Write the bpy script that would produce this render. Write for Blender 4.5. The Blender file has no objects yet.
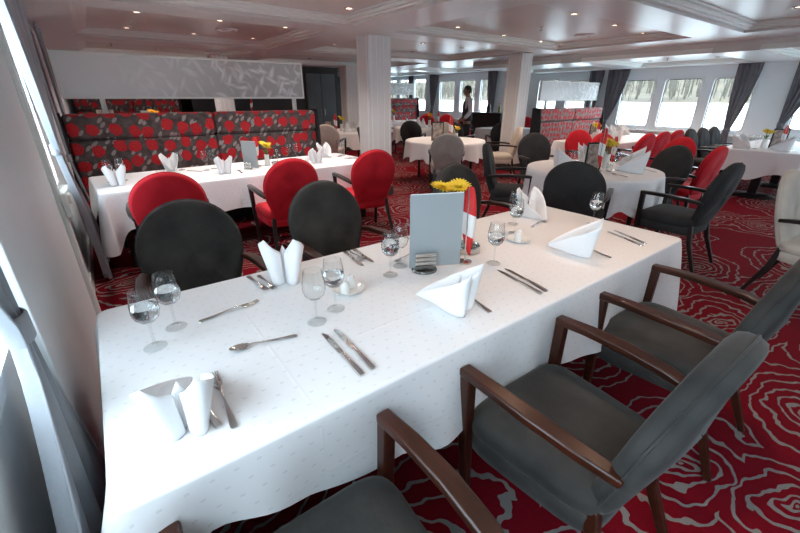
import bpy, math, random
from mathutils import Vector, Matrix
random.seed(7)
S = bpy.context.scene
COL = S.collection
PI = math.pi
def R(d): return math.radians(d)
def lerp(a, b, t): return a + (b - a) * t
def sstep(a, b, x):
    t = min(1, max(0, (x - a) / (b - a))); return t * t * (3 - 2 * t)

# ------------------------------------------------------------------ materials
def newmat(name):
    m = bpy.data.materials.new(name); m.use_nodes = True
    nt = m.node_tree; p = nt.nodes['Principled BSDF']
    return m, nt, p
def N(nt, t, **kw):
    n = nt.nodes.new(t)
    for k, v in kw.items():
        if hasattr(n, k): setattr(n, k, v)
        else: n.inputs[k].default_value = v
    return n
def L(nt, a, b): nt.links.new(a, b)
def ramp(nt, src, stops, interp='LINEAR'):
    r = nt.nodes.new('ShaderNodeValToRGB'); e = r.color_ramp.elements
    r.color_ramp.interpolation = interp
    while len(e) < len(stops): e.new(0.5)
    for el, (pos, c) in zip(e, stops):
        el.position = pos; el.color = (c if len(c) == 4 else (*c, 1))
    L(nt, src, r.inputs['Fac']); return r
def mathn(nt, op, a, b=None, c=None):
    n = nt.nodes.new('ShaderNodeMath'); n.operation = op
    for i, v in enumerate((a, b, c)):
        if v is None: continue
        if isinstance(v, (int, float)): n.inputs[i].default_value = v
        else: L(nt, v, n.inputs[i])
    return n.outputs[0]
def mixc(nt, f, a, b):
    n = nt.nodes.new('ShaderNodeMix'); n.data_type = 'RGBA'
    for sock, v in ((n.inputs[0], f), (n.inputs[6], a), (n.inputs[7], b)):
        if isinstance(v, (int, float)): sock.default_value = v
        elif isinstance(v, tuple): sock.default_value = (*v, 1)
        else: L(nt, v, sock)
    return n.outputs[2]
def coords(nt, kind='Object', scale=(1, 1, 1), rot=(0, 0, 0)):
    tc = nt.nodes.new('ShaderNodeTexCoord'); mp = nt.nodes.new('ShaderNodeMapping')
    mp.inputs['Scale'].default_value = scale; mp.inputs['Rotation'].default_value = rot
    L(nt, tc.outputs[kind], mp.inputs['Vector']); return mp.outputs[0]
def bump(nt, p, h, strength=.2, dist=.01):
    b = nt.nodes.new('ShaderNodeBump'); b.inputs['Strength'].default_value = strength
    b.inputs['Distance'].default_value = dist; L(nt, h, b.inputs['Height']); L(nt, b.outputs[0], p.inputs['Normal'])
def noisy(name, c1, c2, scale=6, rough=.6, metal=0, bs=0, bscale=None, sheen=0, spec=.5, coord='Object', detail=4):
    m, nt, p = newmat(name); v = coords(nt, coord)
    n = N(nt, 'ShaderNodeTexNoise'); n.inputs['Scale'].default_value = scale; n.inputs['Detail'].default_value = detail
    L(nt, v, n.inputs['Vector'])
    r = ramp(nt, n.outputs[0], [(.3, c1), (.7, c2)]); L(nt, r.outputs[0], p.inputs['Base Color'])
    p.inputs['Roughness'].default_value = rough; p.inputs['Metallic'].default_value = metal
    p.inputs['Specular IOR Level'].default_value = spec
    if sheen:
        p.inputs['Sheen Weight'].default_value = sheen; p.inputs['Sheen Roughness'].default_value = .4
    if bs:
        n2 = N(nt, 'ShaderNodeTexNoise'); n2.inputs['Scale'].default_value = bscale or scale * 8
        L(nt, v, n2.inputs['Vector']); bump(nt, p, n2.outputs[0], bs, .004)
    return m
M = {}
M['wall'] = noisy('wall_paint', (.77, .82, .84), (.81, .86, .88), 3, .42)
M['ceil'] = noisy('ceiling_paint', (.64, .615, .585), (.68, .655, .625), 1.5, .32)
M['beam'] = noisy('beam_paint', (.74, .77, .765), (.78, .81, .805), 1.5, .32)
M['trim'] = noisy('trim_paint', (.80, .83, .79), (.84, .86, .83), 4, .35)
M['pillar'] = noisy('pillar_paint', (.70, .695, .69), (.74, .735, .73), 3, .4)
M['frame'] = noisy('window_frame_paint', (.74, .76, .78), (.78, .80, .82), 4, .4)
M['gasket'] = noisy('black_gasket', (.02, .02, .022), (.03, .03, .03), 10, .5)
M['velvet'] = noisy('charcoal_velvet', (.016, .016, .016), (.056, .054, .050), 4.5, .8, 0, .25, 60, sheen=.10, spec=.2)
M['black_fabric'] = noisy('black_fabric', (.022, .023, .024), (.034, .035, .036), 7, .8, 0, .2, 60, sheen=.06, spec=.2)
M['red_fabric'] = noisy('red_fabric', (.42, .009, .018), (.52, .014, .026), 8, .8, 0, .25, 90, sheen=.08, spec=.2)
M['taupe_fabric'] = noisy('taupe_fabric', (.27, .255, .235), (.32, .30, .28), 9, .8, 0, .25, 90, sheen=.2, spec=.2)
M['beige_fabric'] = noisy('beige_fabric', (.50, .45, .39), (.58, .52, .45), 9, .8, 0, .25, 90, sheen=.2, spec=.2)
def wood(name, c1, c2, rough=.3):
    m, nt, p = newmat(name); v = coords(nt, 'Object', (14, 2.2, 14))
    n = N(nt, 'ShaderNodeTexNoise'); n.inputs['Scale'].default_value = 3; n.inputs['Detail'].default_value = 6
    L(nt, v, n.inputs['Vector'])
    r = ramp(nt, n.outputs[0], [(.3, c1), (.7, c2)]); L(nt, r.outputs[0], p.inputs['Base Color'])
    p.inputs['Roughness'].default_value = rough; p.inputs['Coat Weight'].default_value = .12; p.inputs['Specular IOR Level'].default_value = .35
    p.inputs['Coat Roughness'].default_value = .2; return m
M['mahogany'] = wood('dark_mahogany', (.020, .006, .003), (.055, .014, .007))
M['blackwood'] = wood('black_stained_wood', (.010, .008, .008), (.022, .017, .016))
M['chrome'] = noisy('polished_steel', (.64, .62, .59), (.74, .72, .69), 20, .16, 1)
M['dark_chrome'] = noisy('dark_steel', (.26, .25, .24), (.34, .33, .31), 20, .2, 1)
M['porcelain'] = noisy('white_porcelain', (.78, .78, .76), (.82, .82, .80), 5, .15)
M['napkin'] = noisy('napkin_linen', (.80, .80, .81), (.84, .84, .85), 5, .75, 0, .1, 200)
M['card'] = noisy('grey_card', (.28, .315, .33), (.30, .335, .35), 3, .5)
M['paper'] = noisy('white_paper', (.80, .80, .79), (.84, .84, .83), 5, .6)
M['flag_red'] = noisy('flag_red', (.62, .015, .018), (.68, .02, .022), 5, .55)
M['flag_white'] = noisy('flag_white', (.78, .76, .75), (.82, .80, .79), 5, .55)
M['yellow'] = noisy('yellow_petals', (.78, .55, .02), (.85, .66, .05), 40, .6)
M['orange'] = noisy('orange_petals', (.85, .36, .01), (.88, .48, .02), 40, .6)
M['green'] = noisy('leaf_green', (.05, .12, .025), (.09, .19, .04), 20, .6)
M['curtain'] = noisy('grey_curtain', (.27, .285, .31), (.31, .325, .35), 6, .75, 0, .15, 160, sheen=.2, spec=.2)
M['dark_curtain'] = noisy('charcoal_curtain', (.13, .13, .145), (.17, .17, .185), 6, .8, 0, .1, 160, sheen=.2, spec=.2)
M['door'] = noisy('grey_green_panel', (.10, .12, .125), (.12, .14, .145), 2, .4)
M['dark_wall'] = noisy('dark_wall', (.035, .03, .03), (.05, .045, .04), 2, .6)
M['skin'] = noisy('skin', (.28, .15, .10), (.33, .18, .12), 9, .5)
M['hair'] = noisy('black_hair', (.008, .007, .006), (.015, .012, .01), 40, .5)
M['shirt'] = noisy('white_shirt', (.62, .60, .64), (.68, .66, .70), 9, .7)
M['vest'] = noisy('dark_waistcoat', (.025, .016, .024), (.035, .024, .034), 9, .7)
M['trousers'] = noisy('black_trousers', (.010, .010, .011), (.016, .016, .017), 9, .7)
M['bottle_green'] = noisy('green_glass_bottle', (.12, .16, .02), (.18, .22, .03), 9, .2)
M['photo_dark'] = noisy('printed_picture', (.05, .05, .06), (.55, .45, .38), 22, .4)

def tablecloth_mat(name, c):
    m, nt, p = newmat(name)
    tc = nt.nodes.new('ShaderNodeTexCoord')
    sep = nt.nodes.new('ShaderNodeSeparateXYZ'); L(nt, tc.outputs['UV'], sep.inputs[0])
    px, py = .052, .042
    xs = mathn(nt, 'DIVIDE', sep.outputs[0], px); ys = mathn(nt, 'DIVIDE', sep.outputs[1], py)
    row = mathn(nt, 'FLOOR', ys)
    half = mathn(nt, 'MULTIPLY', mathn(nt, 'MODULO', mathn(nt, 'ADD', row, 1000), 2), .5)
    fx = mathn(nt, 'ABSOLUTE', mathn(nt, 'SUBTRACT', mathn(nt, 'FRACT', mathn(nt, 'ADD', xs, half)), .5))
    fy = mathn(nt, 'ABSOLUTE', mathn(nt, 'SUBTRACT', mathn(nt, 'FRACT', ys), .5))
    d1 = mathn(nt, 'LESS_THAN', fx, .11); d2 = mathn(nt, 'LESS_THAN', fy, .075)
    dot = mathn(nt, 'MULTIPLY', d1, d2)
    col = mixc(nt, dot, c, tuple(x * .87 for x in c)); L(nt, col, p.inputs['Base Color'])
    rg = mathn(nt, 'SUBTRACT', .62, mathn(nt, 'MULTIPLY', dot, .34)); L(nt, rg, p.inputs['Roughness'])
    p.inputs['Specular IOR Level'].default_value = .4
    n = N(nt, 'ShaderNodeTexNoise'); n.inputs['Scale'].default_value = 5; n.inputs['Detail'].default_value = 5
    L(nt, tc.outputs['UV'], n.inputs['Vector'])
    # ironed fold lines across the cloth
    f1 = mathn(nt, 'ABSOLUTE', mathn(nt, 'SUBTRACT', mathn(nt, 'FRACT', mathn(nt, 'DIVIDE', sep.outputs[0], .62)), .5))
    f2 = mathn(nt, 'ABSOLUTE', mathn(nt, 'SUBTRACT', mathn(nt, 'FRACT', mathn(nt, 'DIVIDE', sep.outputs[1], .47)), .5))
    k1 = ramp(nt, f1, [(0, (1, 1, 1)), (.012, (0, 0, 0))]); k2 = ramp(nt, f2, [(0, (1, 1, 1)), (.016, (0, 0, 0))])
    h = mathn(nt, 'ADD', mathn(nt, 'MULTIPLY', n.outputs[0], .9), mathn(nt, 'MULTIPLY', mathn(nt, 'MAXIMUM', k1.outputs[0], k2.outputs[0]), .16))
    bump(nt, p, h, .35, .012)
    return m
M['cloth'] = tablecloth_mat('damask_tablecloth', (.80, .80, .81))

def carpet_mat():
    m, nt, p = newmat('red_carpet_with_grey_rings')
    v = coords(nt, 'Object', (1, 1, 1))
    n = N(nt, 'ShaderNodeTexNoise'); n.inputs['Scale'].default_value = 2.6; n.inputs['Detail'].default_value = 3
    L(nt, v, n.inputs['Vector'])
    off = nt.nodes.new('ShaderNodeVectorMath'); off.operation = 'SUBTRACT'; L(nt, n.outputs['Color'], off.inputs[0]); off.inputs[1].default_value = (.5, .5, .5)
    sc = nt.nodes.new('ShaderNodeVectorMath'); sc.operation = 'SCALE'; L(nt, off.outputs[0], sc.inputs[0]); sc.inputs['Scale'].default_value = .34
    n3 = N(nt, 'ShaderNodeTexNoise'); n3.inputs['Scale'].default_value = 16; n3.inputs['Detail'].default_value = 1
    L(nt, v, n3.inputs['Vector'])
    off3 = nt.nodes.new('ShaderNodeVectorMath'); off3.operation = 'SUBTRACT'; L(nt, n3.outputs['Color'], off3.inputs[0]); off3.inputs[1].default_value = (.5, .5, .5)
    sc3 = nt.nodes.new('ShaderNodeVectorMath'); sc3.operation = 'SCALE'; L(nt, off3.outputs[0], sc3.inputs[0]); sc3.inputs['Scale'].default_value = .045
    ad = nt.nodes.new('ShaderNodeVectorMath'); L(nt, v, ad.inputs[0]); L(nt, sc.outputs[0], ad.inputs[1])
    ad2 = nt.nodes.new('ShaderNodeVectorMath'); L(nt, ad.outputs[0], ad2.inputs[0]); L(nt, sc3.outputs[0], ad2.inputs[1])
    mp = nt.nodes.new('ShaderNodeMapping'); mp.inputs['Scale'].default_value = (1.05, 1.5, 0); mp.inputs['Rotation'].default_value = (0, 0, R(25)); L(nt, ad2.outputs[0], mp.inputs[0])
    vo = nt.nodes.new('ShaderNodeTexVoronoi'); vo.voronoi_dimensions = '2D'; vo.inputs['Scale'].default_value = 1.0; vo.inputs['Randomness'].default_value = .85
    L(nt, mp.outputs[0], vo.inputs['Vector'])
    d = mathn(nt, 'POWER', vo.outputs['Distance'], .6)
    fr = mathn(nt, 'FRACT', mathn(nt, 'MULTIPLY', d, 10.5))
    wd = mathn(nt, 'MULTIPLY', mathn(nt, 'POWER', mathn(nt, 'MAXIMUM', vo.outputs['Distance'], .01), -.4), .010 * .6 * 10.5)
    line = mathn(nt, 'LESS_THAN', mathn(nt, 'ABSOLUTE', mathn(nt, 'SUBTRACT', fr, .5)), mathn(nt, 'MINIMUM', wd, .3))
    inner = mathn(nt, 'LESS_THAN', vo.outputs['Distance'], .66)
    msk = mathn(nt, 'MULTIPLY', line, inner)
    pile = N(nt, 'ShaderNodeTexNoise'); pile.inputs['Scale'].default_value = 260; L(nt, v, pile.inputs['Vector'])
    red = ramp(nt, pile.outputs[0], [(.25, (.115, .0015, .006)), (.75, (.19, .003, .011))])
    gry = ramp(nt, pile.outputs[0], [(.25, (.165, .15, .145)), (.75, (.26, .24, .23))])
    c = mixc(nt, msk, red.outputs[0], gry.outputs[0]); L(nt, c, p.inputs['Base Color'])
    p.inputs['Roughness'].default_value = .95; p.inputs['Specular IOR Level'].default_value = .1
    bump(nt, p, mathn(nt, 'ADD', pile.outputs[0], mathn(nt, 'MULTIPLY', msk, .8)), .5, .004)
    return m
M['carpet'] = carpet_mat()

def floral_mat(name, base1, base2, scale=5.6):
    m, nt, p = newmat(name)
    tc = nt.nodes.new('ShaderNodeTexCoord'); sep = nt.nodes.new('ShaderNodeSeparateXYZ'); L(nt, tc.outputs['Object'], sep.inputs[0])
    cb = nt.nodes.new('ShaderNodeCombineXYZ'); L(nt, sep.outputs[0], cb.inputs[0])
    L(nt, mathn(nt, 'ADD', sep.outputs[2], mathn(nt, 'MULTIPLY', sep.outputs[1], .8)), cb.inputs[1])
    v = cb.outputs[0]
    n = N(nt, 'ShaderNodeTexNoise'); n.inputs['Scale'].default_value = 14; n.inputs['Detail'].default_value = 3; L(nt, v, n.inputs['Vector'])
    base = ramp(nt, n.outputs[0], [(.35, base1), (.65, base2)])
    # leaves
    m0 = nt.nodes.new('ShaderNodeMapping'); m0.inputs['Rotation'].default_value = (0, 0, R(40)); L(nt, v, m0.inputs[0])
    mp = nt.nodes.new('ShaderNodeMapping'); mp.inputs['Scale'].default_value = (19, 9, 1); L(nt, m0.outputs[0], mp.inputs[0])
    vl = nt.nodes.new('ShaderNodeTexVoronoi'); vl.voronoi_dimensions = '2D'; vl.inputs['Scale'].default_value = 1; L(nt, mp.outputs[0], vl.inputs['Vector'])
    lf = ramp(nt, vl.outputs['Distance'], [(.0, (1, 1, 1)), (.30, (1, 1, 1)), (.36, (0, 0, 0))])
    sel = mathn(nt, 'GREATER_THAN', vl.outputs['Color'], .48)
    lv = mathn(nt, 'MULTIPLY', lf.outputs[0], sel)
    c1 = mixc(nt, mathn(nt, 'MULTIPLY', lv, .8), base.outputs[0], (.33, .30, .29))
    # round red flowers with petal rings
    vf = nt.nodes.new('ShaderNodeTexVoronoi'); vf.voronoi_dimensions = '2D'; vf.inputs['Scale'].default_value = scale; vf.inputs['Randomness'].default_value = .45; L(nt, v, vf.inputs['Vector'])
    dn = mathn(nt, 'ADD', vf.outputs['Distance'], mathn(nt, 'MULTIPLY', mathn(nt, 'SUBTRACT', n.outputs[0], .5), .42))
    fm = ramp(nt, dn, [(0, (1, 1, 1)), (.345, (1, 1, 1)), (.37, (0, 0, 0))])
    w = mathn(nt, 'FRACT', mathn(nt, 'MULTIPLY', dn, 9))
    redc = ramp(nt, w, [(0, (.17, .005, .008)), (.30, (.46, .012, .018)), (.6, (.56, .018, .026)), (1, (.40, .010, .016))])
    c2 = mixc(nt, fm.outputs[0], c1, redc.outputs[0]); L(nt, c2, p.inputs['Base Color'])
    p.inputs['Roughness'].default_value = .7; p.inputs['Sheen Weight'].default_value = .12; p.inputs['Specular IOR Level'].default_value = .3
    return m
M['floral'] = floral_mat('floral_upholstery', (.050, .040, .040), (.105, .085, .082))
M['floral_small'] = floral_mat('floral_upholstery_small', (.16, .12, .12), (.24, .19, .19), 9)

def panel_mat(name):
    m, nt, p = newmat(name)
    v = coords(nt, 'Object', (1, 1, 1))
    n = N(nt, 'ShaderNodeTexNoise'); n.inputs['Scale'].default_value = 3; n.inputs['Detail'].default_value = 2; L(nt, v, n.inputs['Vector'])
    ad = mixc(nt, .12, v, n.outputs['Color'])
    tot = None
    for k, (rot, off) in enumerate(((32, .2), (-28, .7), (75, 1.3))):
        m0 = nt.nodes.new('ShaderNodeMapping'); m0.inputs['Rotation'].default_value = (0, R(rot), 0); L(nt, ad, m0.inputs[0])
        mp = nt.nodes.new('ShaderNodeMapping'); mp.inputs['Scale'].default_value = (15, 1, 4.2); mp.inputs['Location'].default_value = (off, 0, off); L(nt, m0.outputs[0], mp.inputs[0])
        vo = nt.nodes.new('ShaderNodeTexVoronoi'); vo.inputs['Scale'].default_value = 1; L(nt, mp.outputs[0], vo.inputs['Vector'])
        r = ramp(nt, vo.outputs['Distance'], [(.10, (1, 1, 1)), (.42, (0, 0, 0))])
        tot = r.outputs[0] if tot is None else mathn(nt, 'MAXIMUM', tot, r.outputs[0])
    sep = nt.nodes.new('ShaderNodeSeparateXYZ'); L(nt, v, sep.inputs[0])
    g = mathn(nt, 'MULTIPLY', mathn(nt, 'ADD', sep.outputs[0], 1.0), .7); g = mathn(nt, 'MINIMUM', mathn(nt, 'MAXIMUM', g, 0.0), 1.0)
    pat = mathn(nt, 'MULTIPLY', mathn(nt, 'SUBTRACT', 1, tot), g)
    c = mixc(nt, pat, (.80, .81, .81), (.46, .455, .45)); L(nt, c, p.inputs['Base Color'])
    p.inputs['Roughness'].default_value = .3; return m
M['leafpanel'] = panel_mat('frosted_leaf_panel')

def glass_mat(name, tint=(.97, .98, .98), edge=.75, spec=.08):
    m = bpy.data.materials.new(name); m.use_nodes = True; nt = m.node_tree; nt.nodes.clear()
    out = nt.nodes.new('ShaderNodeOutputMaterial')
    tr = nt.nodes.new('ShaderNodeBsdfTransparent'); gl = nt.nodes.new('ShaderNodeBsdfGlossy'); gl.inputs['Roughness'].default_value = .02
    lw = nt.nodes.new('ShaderNodeLayerWeight'); lw.inputs['Blend'].default_value = .5
    tc = ramp(nt, lw.outputs['Facing'], [(0, tint), (.72, tint), (1, tuple(x * edge for x in tint))])
    L(nt, tc.outputs[0], tr.inputs['Color'])
    fac = mathn(nt, 'ADD', mathn(nt, 'MULTIPLY', mathn(nt, 'POWER', lw.outputs['Facing'], 3.5), .55), spec * .45)
    mx = nt.nodes.new('ShaderNodeMixShader'); L(nt, fac, mx.inputs[0]); L(nt, tr.outputs[0], mx.inputs[1]); L(nt, gl.outputs[0], mx.inputs[2])
    L(nt, mx.outputs[0], out.inputs['Surface']); return m
M['glass'] = glass_mat('drinking_glass', edge=.35)
M['pane'] = glass_mat('window_glass', (.96, .98, .98), .9, .03)
m, nt, p = newmat('drinking_water'); p.inputs['Base Color'].default_value = (.95, .97, .98, 1); p.inputs['Transmission Weight'].default_value = 1
p.inputs['Roughness'].default_value = .01; p.inputs['IOR'].default_value = 1.33; M['water'] = m
m, nt, p = newmat('lamp_diffuser'); p.inputs['Base Color'].default_value = (1, .9, .75, 1)
p.inputs['Emission Color'].default_value = (1, .80, .58, 1); p.inputs['Emission Strength'].default_value = 6; M['lamp'] = m
m, nt, p = newmat('river_water'); p.inputs['Base Color'].default_value = (.55, .58, .58, 1); p.inputs['Roughness'].default_value = .3
v = coords(nt, 'Object', (.5, 2, 1)); n = N(nt, 'ShaderNodeTexNoise'); n.inputs['Scale'].default_value = 2.0; L(nt, v, n.inputs['Vector']); bump(nt, p, n.outputs[0], .25, .1); M['river'] = m
M['bank'] = noisy('river_bank', (.040, .030, .017), (.085, .066, .038), .05, .95, detail=8)
M['bark'] = noisy('bare_wood', (.055, .049, .038), (.09, .08, .062), 2, .9)

# ------------------------------------------------------------------ mesh building
class MB:
    def __init__(s): s.v = []; s.f = []; s.uv = {}; s.mi = []
    def face(s, idx, mi=0): s.f.append(tuple(idx)); s.mi.append(mi)
    def box(s, c, d, mat=None, mi=0):
        b = len(s.v); x, y, z = d[0] / 2, d[1] / 2, d[2] / 2
        for p in ((-x, -y, -z), (x, -y, -z), (x, y, -z), (-x, y, -z), (-x, -y, z), (x, -y, z), (x, y, z), (-x, y, z)):
            q = Vector(p)
            if mat is not None: q = mat @ q
            s.v.append(q + Vector(c))
        for f in ((0, 3, 2, 1), (4, 5, 6, 7), (0, 1, 5, 4), (1, 2, 6, 5), (2, 3, 7, 6), (3, 0, 4, 7)): s.face([b + i for i in f], mi)
        return s
    def bb(s, x0, x1, y0, y1, z0, z1, mi=0): return s.box(((x0 + x1) / 2, (y0 + y1) / 2, (z0 + z1) / 2), (x1 - x0, y1 - y0, z1 - z0), mi=mi)
    def loft(s, rings, close=True, cap=True, mi=0):
        b = len(s.v); n = len(rings[0])
        for r in rings: s.v += [Vector(p) for p in r]
        for i in range(len(rings) - 1):
            for j in range(n if close else n - 1):
                k = (j + 1) % n
                s.face((b + i * n + j, b + i * n + k, b + (i + 1) * n + k, b + (i + 1) * n + j), mi)
        if cap and close:
            s.face([b + j for j in reversed(range(n))], mi); e = b + (len(rings) - 1) * n; s.face([e + j for j in range(n)], mi)
        return s
    def tube(s, pts, r, n=10, mi=0, flat=1.0, up=Vector((0, 0, 1))):
        pts = [Vector(p) for p in pts]; rings = []
        for i, p in enumerate(pts):
            t = (pts[min(i + 1, len(pts) - 1)] - pts[max(i - 1, 0)]).normalized()
            a = t.cross(up)
            if a.length < 1e-4: a = t.cross(Vector((0, 1, 0)))
            a.normalize(); c = t.cross(a).normalized() * -1
            rr = r[i] if isinstance(r, (list, tuple)) else r
            rx, ry = rr if isinstance(rr, tuple) else (rr, rr * flat)
            rings.append([p + a * rx * math.cos(2 * PI * k / n) + c * ry * math.sin(2 * PI * k / n) for k in range(n)])
        return s.loft(rings, mi=mi)
    def bar(s, pts, w, h, mi=0, up=Vector((0, 0, 1))):     # rectangular section swept along pts; w sideways, h along up
        pts = [Vector(p) for p in pts]; rings = []
        for i, p in enumerate(pts):
            t = (pts[min(i + 1, len(pts) - 1)] - pts[max(i - 1, 0)]).normalized()
            a = t.cross(up).normalized(); c = a.cross(t).normalized()
            ww = w[i] if isinstance(w, (list, tuple)) else w; hh = h[i] if isinstance(h, (list, tuple)) else h
            rings.append([p + a * (sx * ww / 2) + c * (sy * hh / 2) for sx, sy in ((-1, -1), (1, -1), (1, 1), (-1, 1))])
        return s.loft(rings, mi=mi)
    def lathe(s, prof, c=(0, 0, 0), n=24, mi=0, cap=False):
        rings = [[(c[0] + r * math.cos(2 * PI * k / n), c[1] + r * math.sin(2 * PI * k / n), c[2] + z) for k in range(n)] for r, z in prof]
        return s.loft(rings, cap=cap, mi=mi)
    def grid(s, fn, nu, nv, closeu=False, mi=0, uvfn=None):
        b = len(s.v)
        for j in range(nv + 1):
            for i in range(nu if closeu else nu + 1):
                u, v = i / nu, j / nv
                if uvfn: s.uv[len(s.v)] = uvfn(u, v)
                s.v.append(Vector(fn(u, v)))
        w = nu if closeu else nu + 1
        for j in range(nv):
            for i in range(nu):
                k = (i + 1) % w
                s.face((b + j * w + i, b + j * w + k, b + (j + 1) * w + k, b + (j + 1) * w + i), mi)
        return s
    def build(s, name, mat, parent=None, smooth=True, bevel=0, seg=2, solid=0, sub=0, angle=40, loc=None):
        me = bpy.data.meshes.new(name); me.from_pydata([tuple(p) for p in s.v], [], s.f)
        mats = mat if isinstance(mat, (list, tuple)) else [mat]
        for x in mats: me.materials.append(M[x])
        for p, i in zip(me.polygons, s.mi): p.material_index = i
        if s.uv:
            ul = me.uv_layers.new(name='UV')
            for lo in me.loops: ul.data[lo.index].uv = s.uv.get(lo.vertex_index, (0, 0))
        me.validate(); me.update()
        o = bpy.data.objects.new(name, me); COL.objects.link(o)
        if smooth:
            me.shade_smooth()
            try: me.set_sharp_from_angle(angle=R(angle))
            except Exception: pass
        if solid:
            md = o.modifiers.new('thick', 'SOLIDIFY'); md.thickness = solid; md.offset = 0
        if bevel:
            md = o.modifiers.new('bevel', 'BEVEL'); md.width = bevel; md.segments = seg; md.limit_method = 'ANGLE'; md.angle_limit = R(35)
        if sub:
            md = o.modifiers.new('sub', 'SUBSURF'); md.levels = sub; md.render_levels = sub
        if parent: o.parent = parent
        if loc: o.location = loc
        return o

def tag(o, label, cat, group=None, kind=None):
    if label: o['label'] = label
    if cat: o['category'] = cat
    if group: o['group'] = group
    if kind: o['kind'] = kind
    return o
def thing(name, label, cat, loc=(0, 0, 0), rz=0, group=None):
    o = bpy.data.objects.new(name, None); COL.objects.link(o); o.empty_display_size = .1
    o.location = loc; o.rotation_euler = (0, 0, rz)
    return tag(o, label, cat, group)
def struct(o): o['kind'] = 'structure'; return o
PROTO = {}
def copy_tree(root, loc, rz, label, group=None, scale=None):
    def cp(o, par):
        c = o.copy(); COL.objects.link(c)
        if par: c.parent = par
        for ch in o.children: cp(ch, c)
        return c
    r = cp(root, None); r.location = loc; r.rotation_euler = (0, 0, rz); r['label'] = label
    if group: r['group'] = group
    elif 'group' in r: del r['group']
    if scale: r.scale = (scale,) * 3 if isinstance(scale, (int, float)) else scale
    return r
def place(kind, maker, loc, rz, label, group=None, scale=None):
    if kind not in PROTO:
        r = maker(); PROTO[kind] = r; r.location = loc; r.rotation_euler = (0, 0, rz); r['label'] = label
        if group: r['group'] = group
        if scale: r.scale = (scale,) * 3 if isinstance(scale, (int, float)) else scale
        return r
    src = PROTO[kind]
    r = copy_tree(src, loc, rz, label, group)
    r.scale = ((scale,) * 3 if isinstance(scale, (int, float)) else scale) if scale else (1, 1, 1)
    return r

# ------------------------------------------------------------------ camera
HC = 1.5
cam = bpy.data.cameras.new('camera'); co = bpy.data.objects.new('camera', cam); COL.objects.link(co)
cam.sensor_width = 36; cam.lens = 36 * 390 / 800; cam.clip_start = .02; cam.clip_end = 3000
yaw, pit, rol = R(36.65), R(23.5), R(.1)
F = Vector((math.sin(yaw) * math.cos(pit), math.cos(yaw) * math.cos(pit), -math.sin(pit)))
rt = Vector((math.cos(yaw), -math.sin(yaw), 0)); up = rt.cross(F)
rt, up = rt * math.cos(rol) + up * math.sin(rol), -rt * math.sin(rol) + up * math.cos(rol)
co.matrix_world = Matrix(((rt.x, up.x, -F.x, 0), (rt.y, up.y, -F.y, 0), (rt.z, up.z, -F.z, HC), (0, 0, 0, 1)))
S.camera = co

# ------------------------------------------------------------------ the room
XL, XR, YN, YF = -.33, 11.2, -2.6, 16.5
ZB, ZC = 2.30, 2.40           # beam underside / coffer
fl = MB(); fl.face([0, 1, 2, 3]); fl.v = [Vector(p) for p in ((XL - .3, YN - .2, 0), (XR + .3, YN - .2, 0), (XR + .3, YF + .2, 0), (XL - .3, YF + .2, 0))]
struct(fl.build('floor', 'carpet', smooth=False))

xs = [XL - .3, .1, 2.87, 3.55, 7.35, 8.25, 10.75, XR + .3]
ys = [YN - .2, -.4, 2.12, 2.72, 4.95, 5.42, 7.95, 8.65, 11.1, 11.7, 14.6, YF + .2]
c = MB(); trimboxes = []
def zlev(i, j):
    coff = (i % 2 == 1) and (j % 2 == 1)
    if i >= 5 and j <= 5:                  # lower soffit along the near part of the right side
        return (2.225 if coff else 2.15)
    return ZC if coff else ZB
for i in range(len(xs) - 1):
    for j in range(len(ys) - 1):
        z = zlev(i, j); b = len(c.v)
        c.v += [Vector(p) for p in ((xs[i], ys[j], z), (xs[i], ys[j + 1], z), (xs[i + 1], ys[j + 1], z), (xs[i + 1], ys[j], z))]
        c.face((b, b + 1, b + 2, b + 3), 0 if (i % 2 == 1 and j % 2 == 1) else 1)
        if i + 1 < len(xs) - 1 and abs(zlev(i + 1, j) - z) > 1e-4:
            z2 = zlev(i + 1, j); b = len(c.v); x = xs[i + 1]
            c.v += [Vector(p) for p in ((x, ys[j], z), (x, ys[j + 1], z), (x, ys[j + 1], z2), (x, ys[j], z2))]; c.face((b, b + 1, b + 2, b + 3))
        if j + 1 < len(ys) - 1 and abs(zlev(i, j + 1) - z) > 1e-4:
            z2 = zlev(i, j + 1); b = len(c.v); y = ys[j + 1]
            c.v += [Vector(p) for p in ((xs[i], y, z), (xs[i + 1], y, z), (xs[i + 1], y, z2), (xs[i], y, z2))]; c.face((b, b + 1, b + 2, b + 3))
        if (i % 2 == 1) and (j % 2 == 1): trimboxes.append((xs[i], xs[i + 1], ys[j], ys[j + 1], z))
b = len(c.v)
c.v += [Vector(p) for p in ((XL - .3, YN - .2, 2.6), (XR + .3, YN - .2, 2.6), (XR + .3, YF + .2, 2.6), (XL - .3, YF + .2, 2.6))]; c.face((b, b + 1, b + 2, b + 3))
struct(c.build('ceiling', ['ceil', 'beam'], smooth=False))
for k, (x0, x1, y0, y1, z) in enumerate(trimboxes):
    t = MB(); e = .002
    for (w, h0, h1) in ((.15, z - .02, z + .001), (.105, z - .05, z - .018), (.06, z - .07, z - .045)):
        t.bb(x0 + e, x1 - e, y0 + e, y0 + w, h0, h1); t.bb(x0 + e, x1 - e, y1 - w, y1 - e, h0, h1)
        t.bb(x0 + e, x0 + w, y0 + w, y1 - w, h0, h1); t.bb(x1 - w, x1 - e, y0 + w, y1 - w, h0, h1)
    struct(t.build('trim_%d' % (k + 1), 'trim', smooth=False, bevel=.006))

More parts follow.
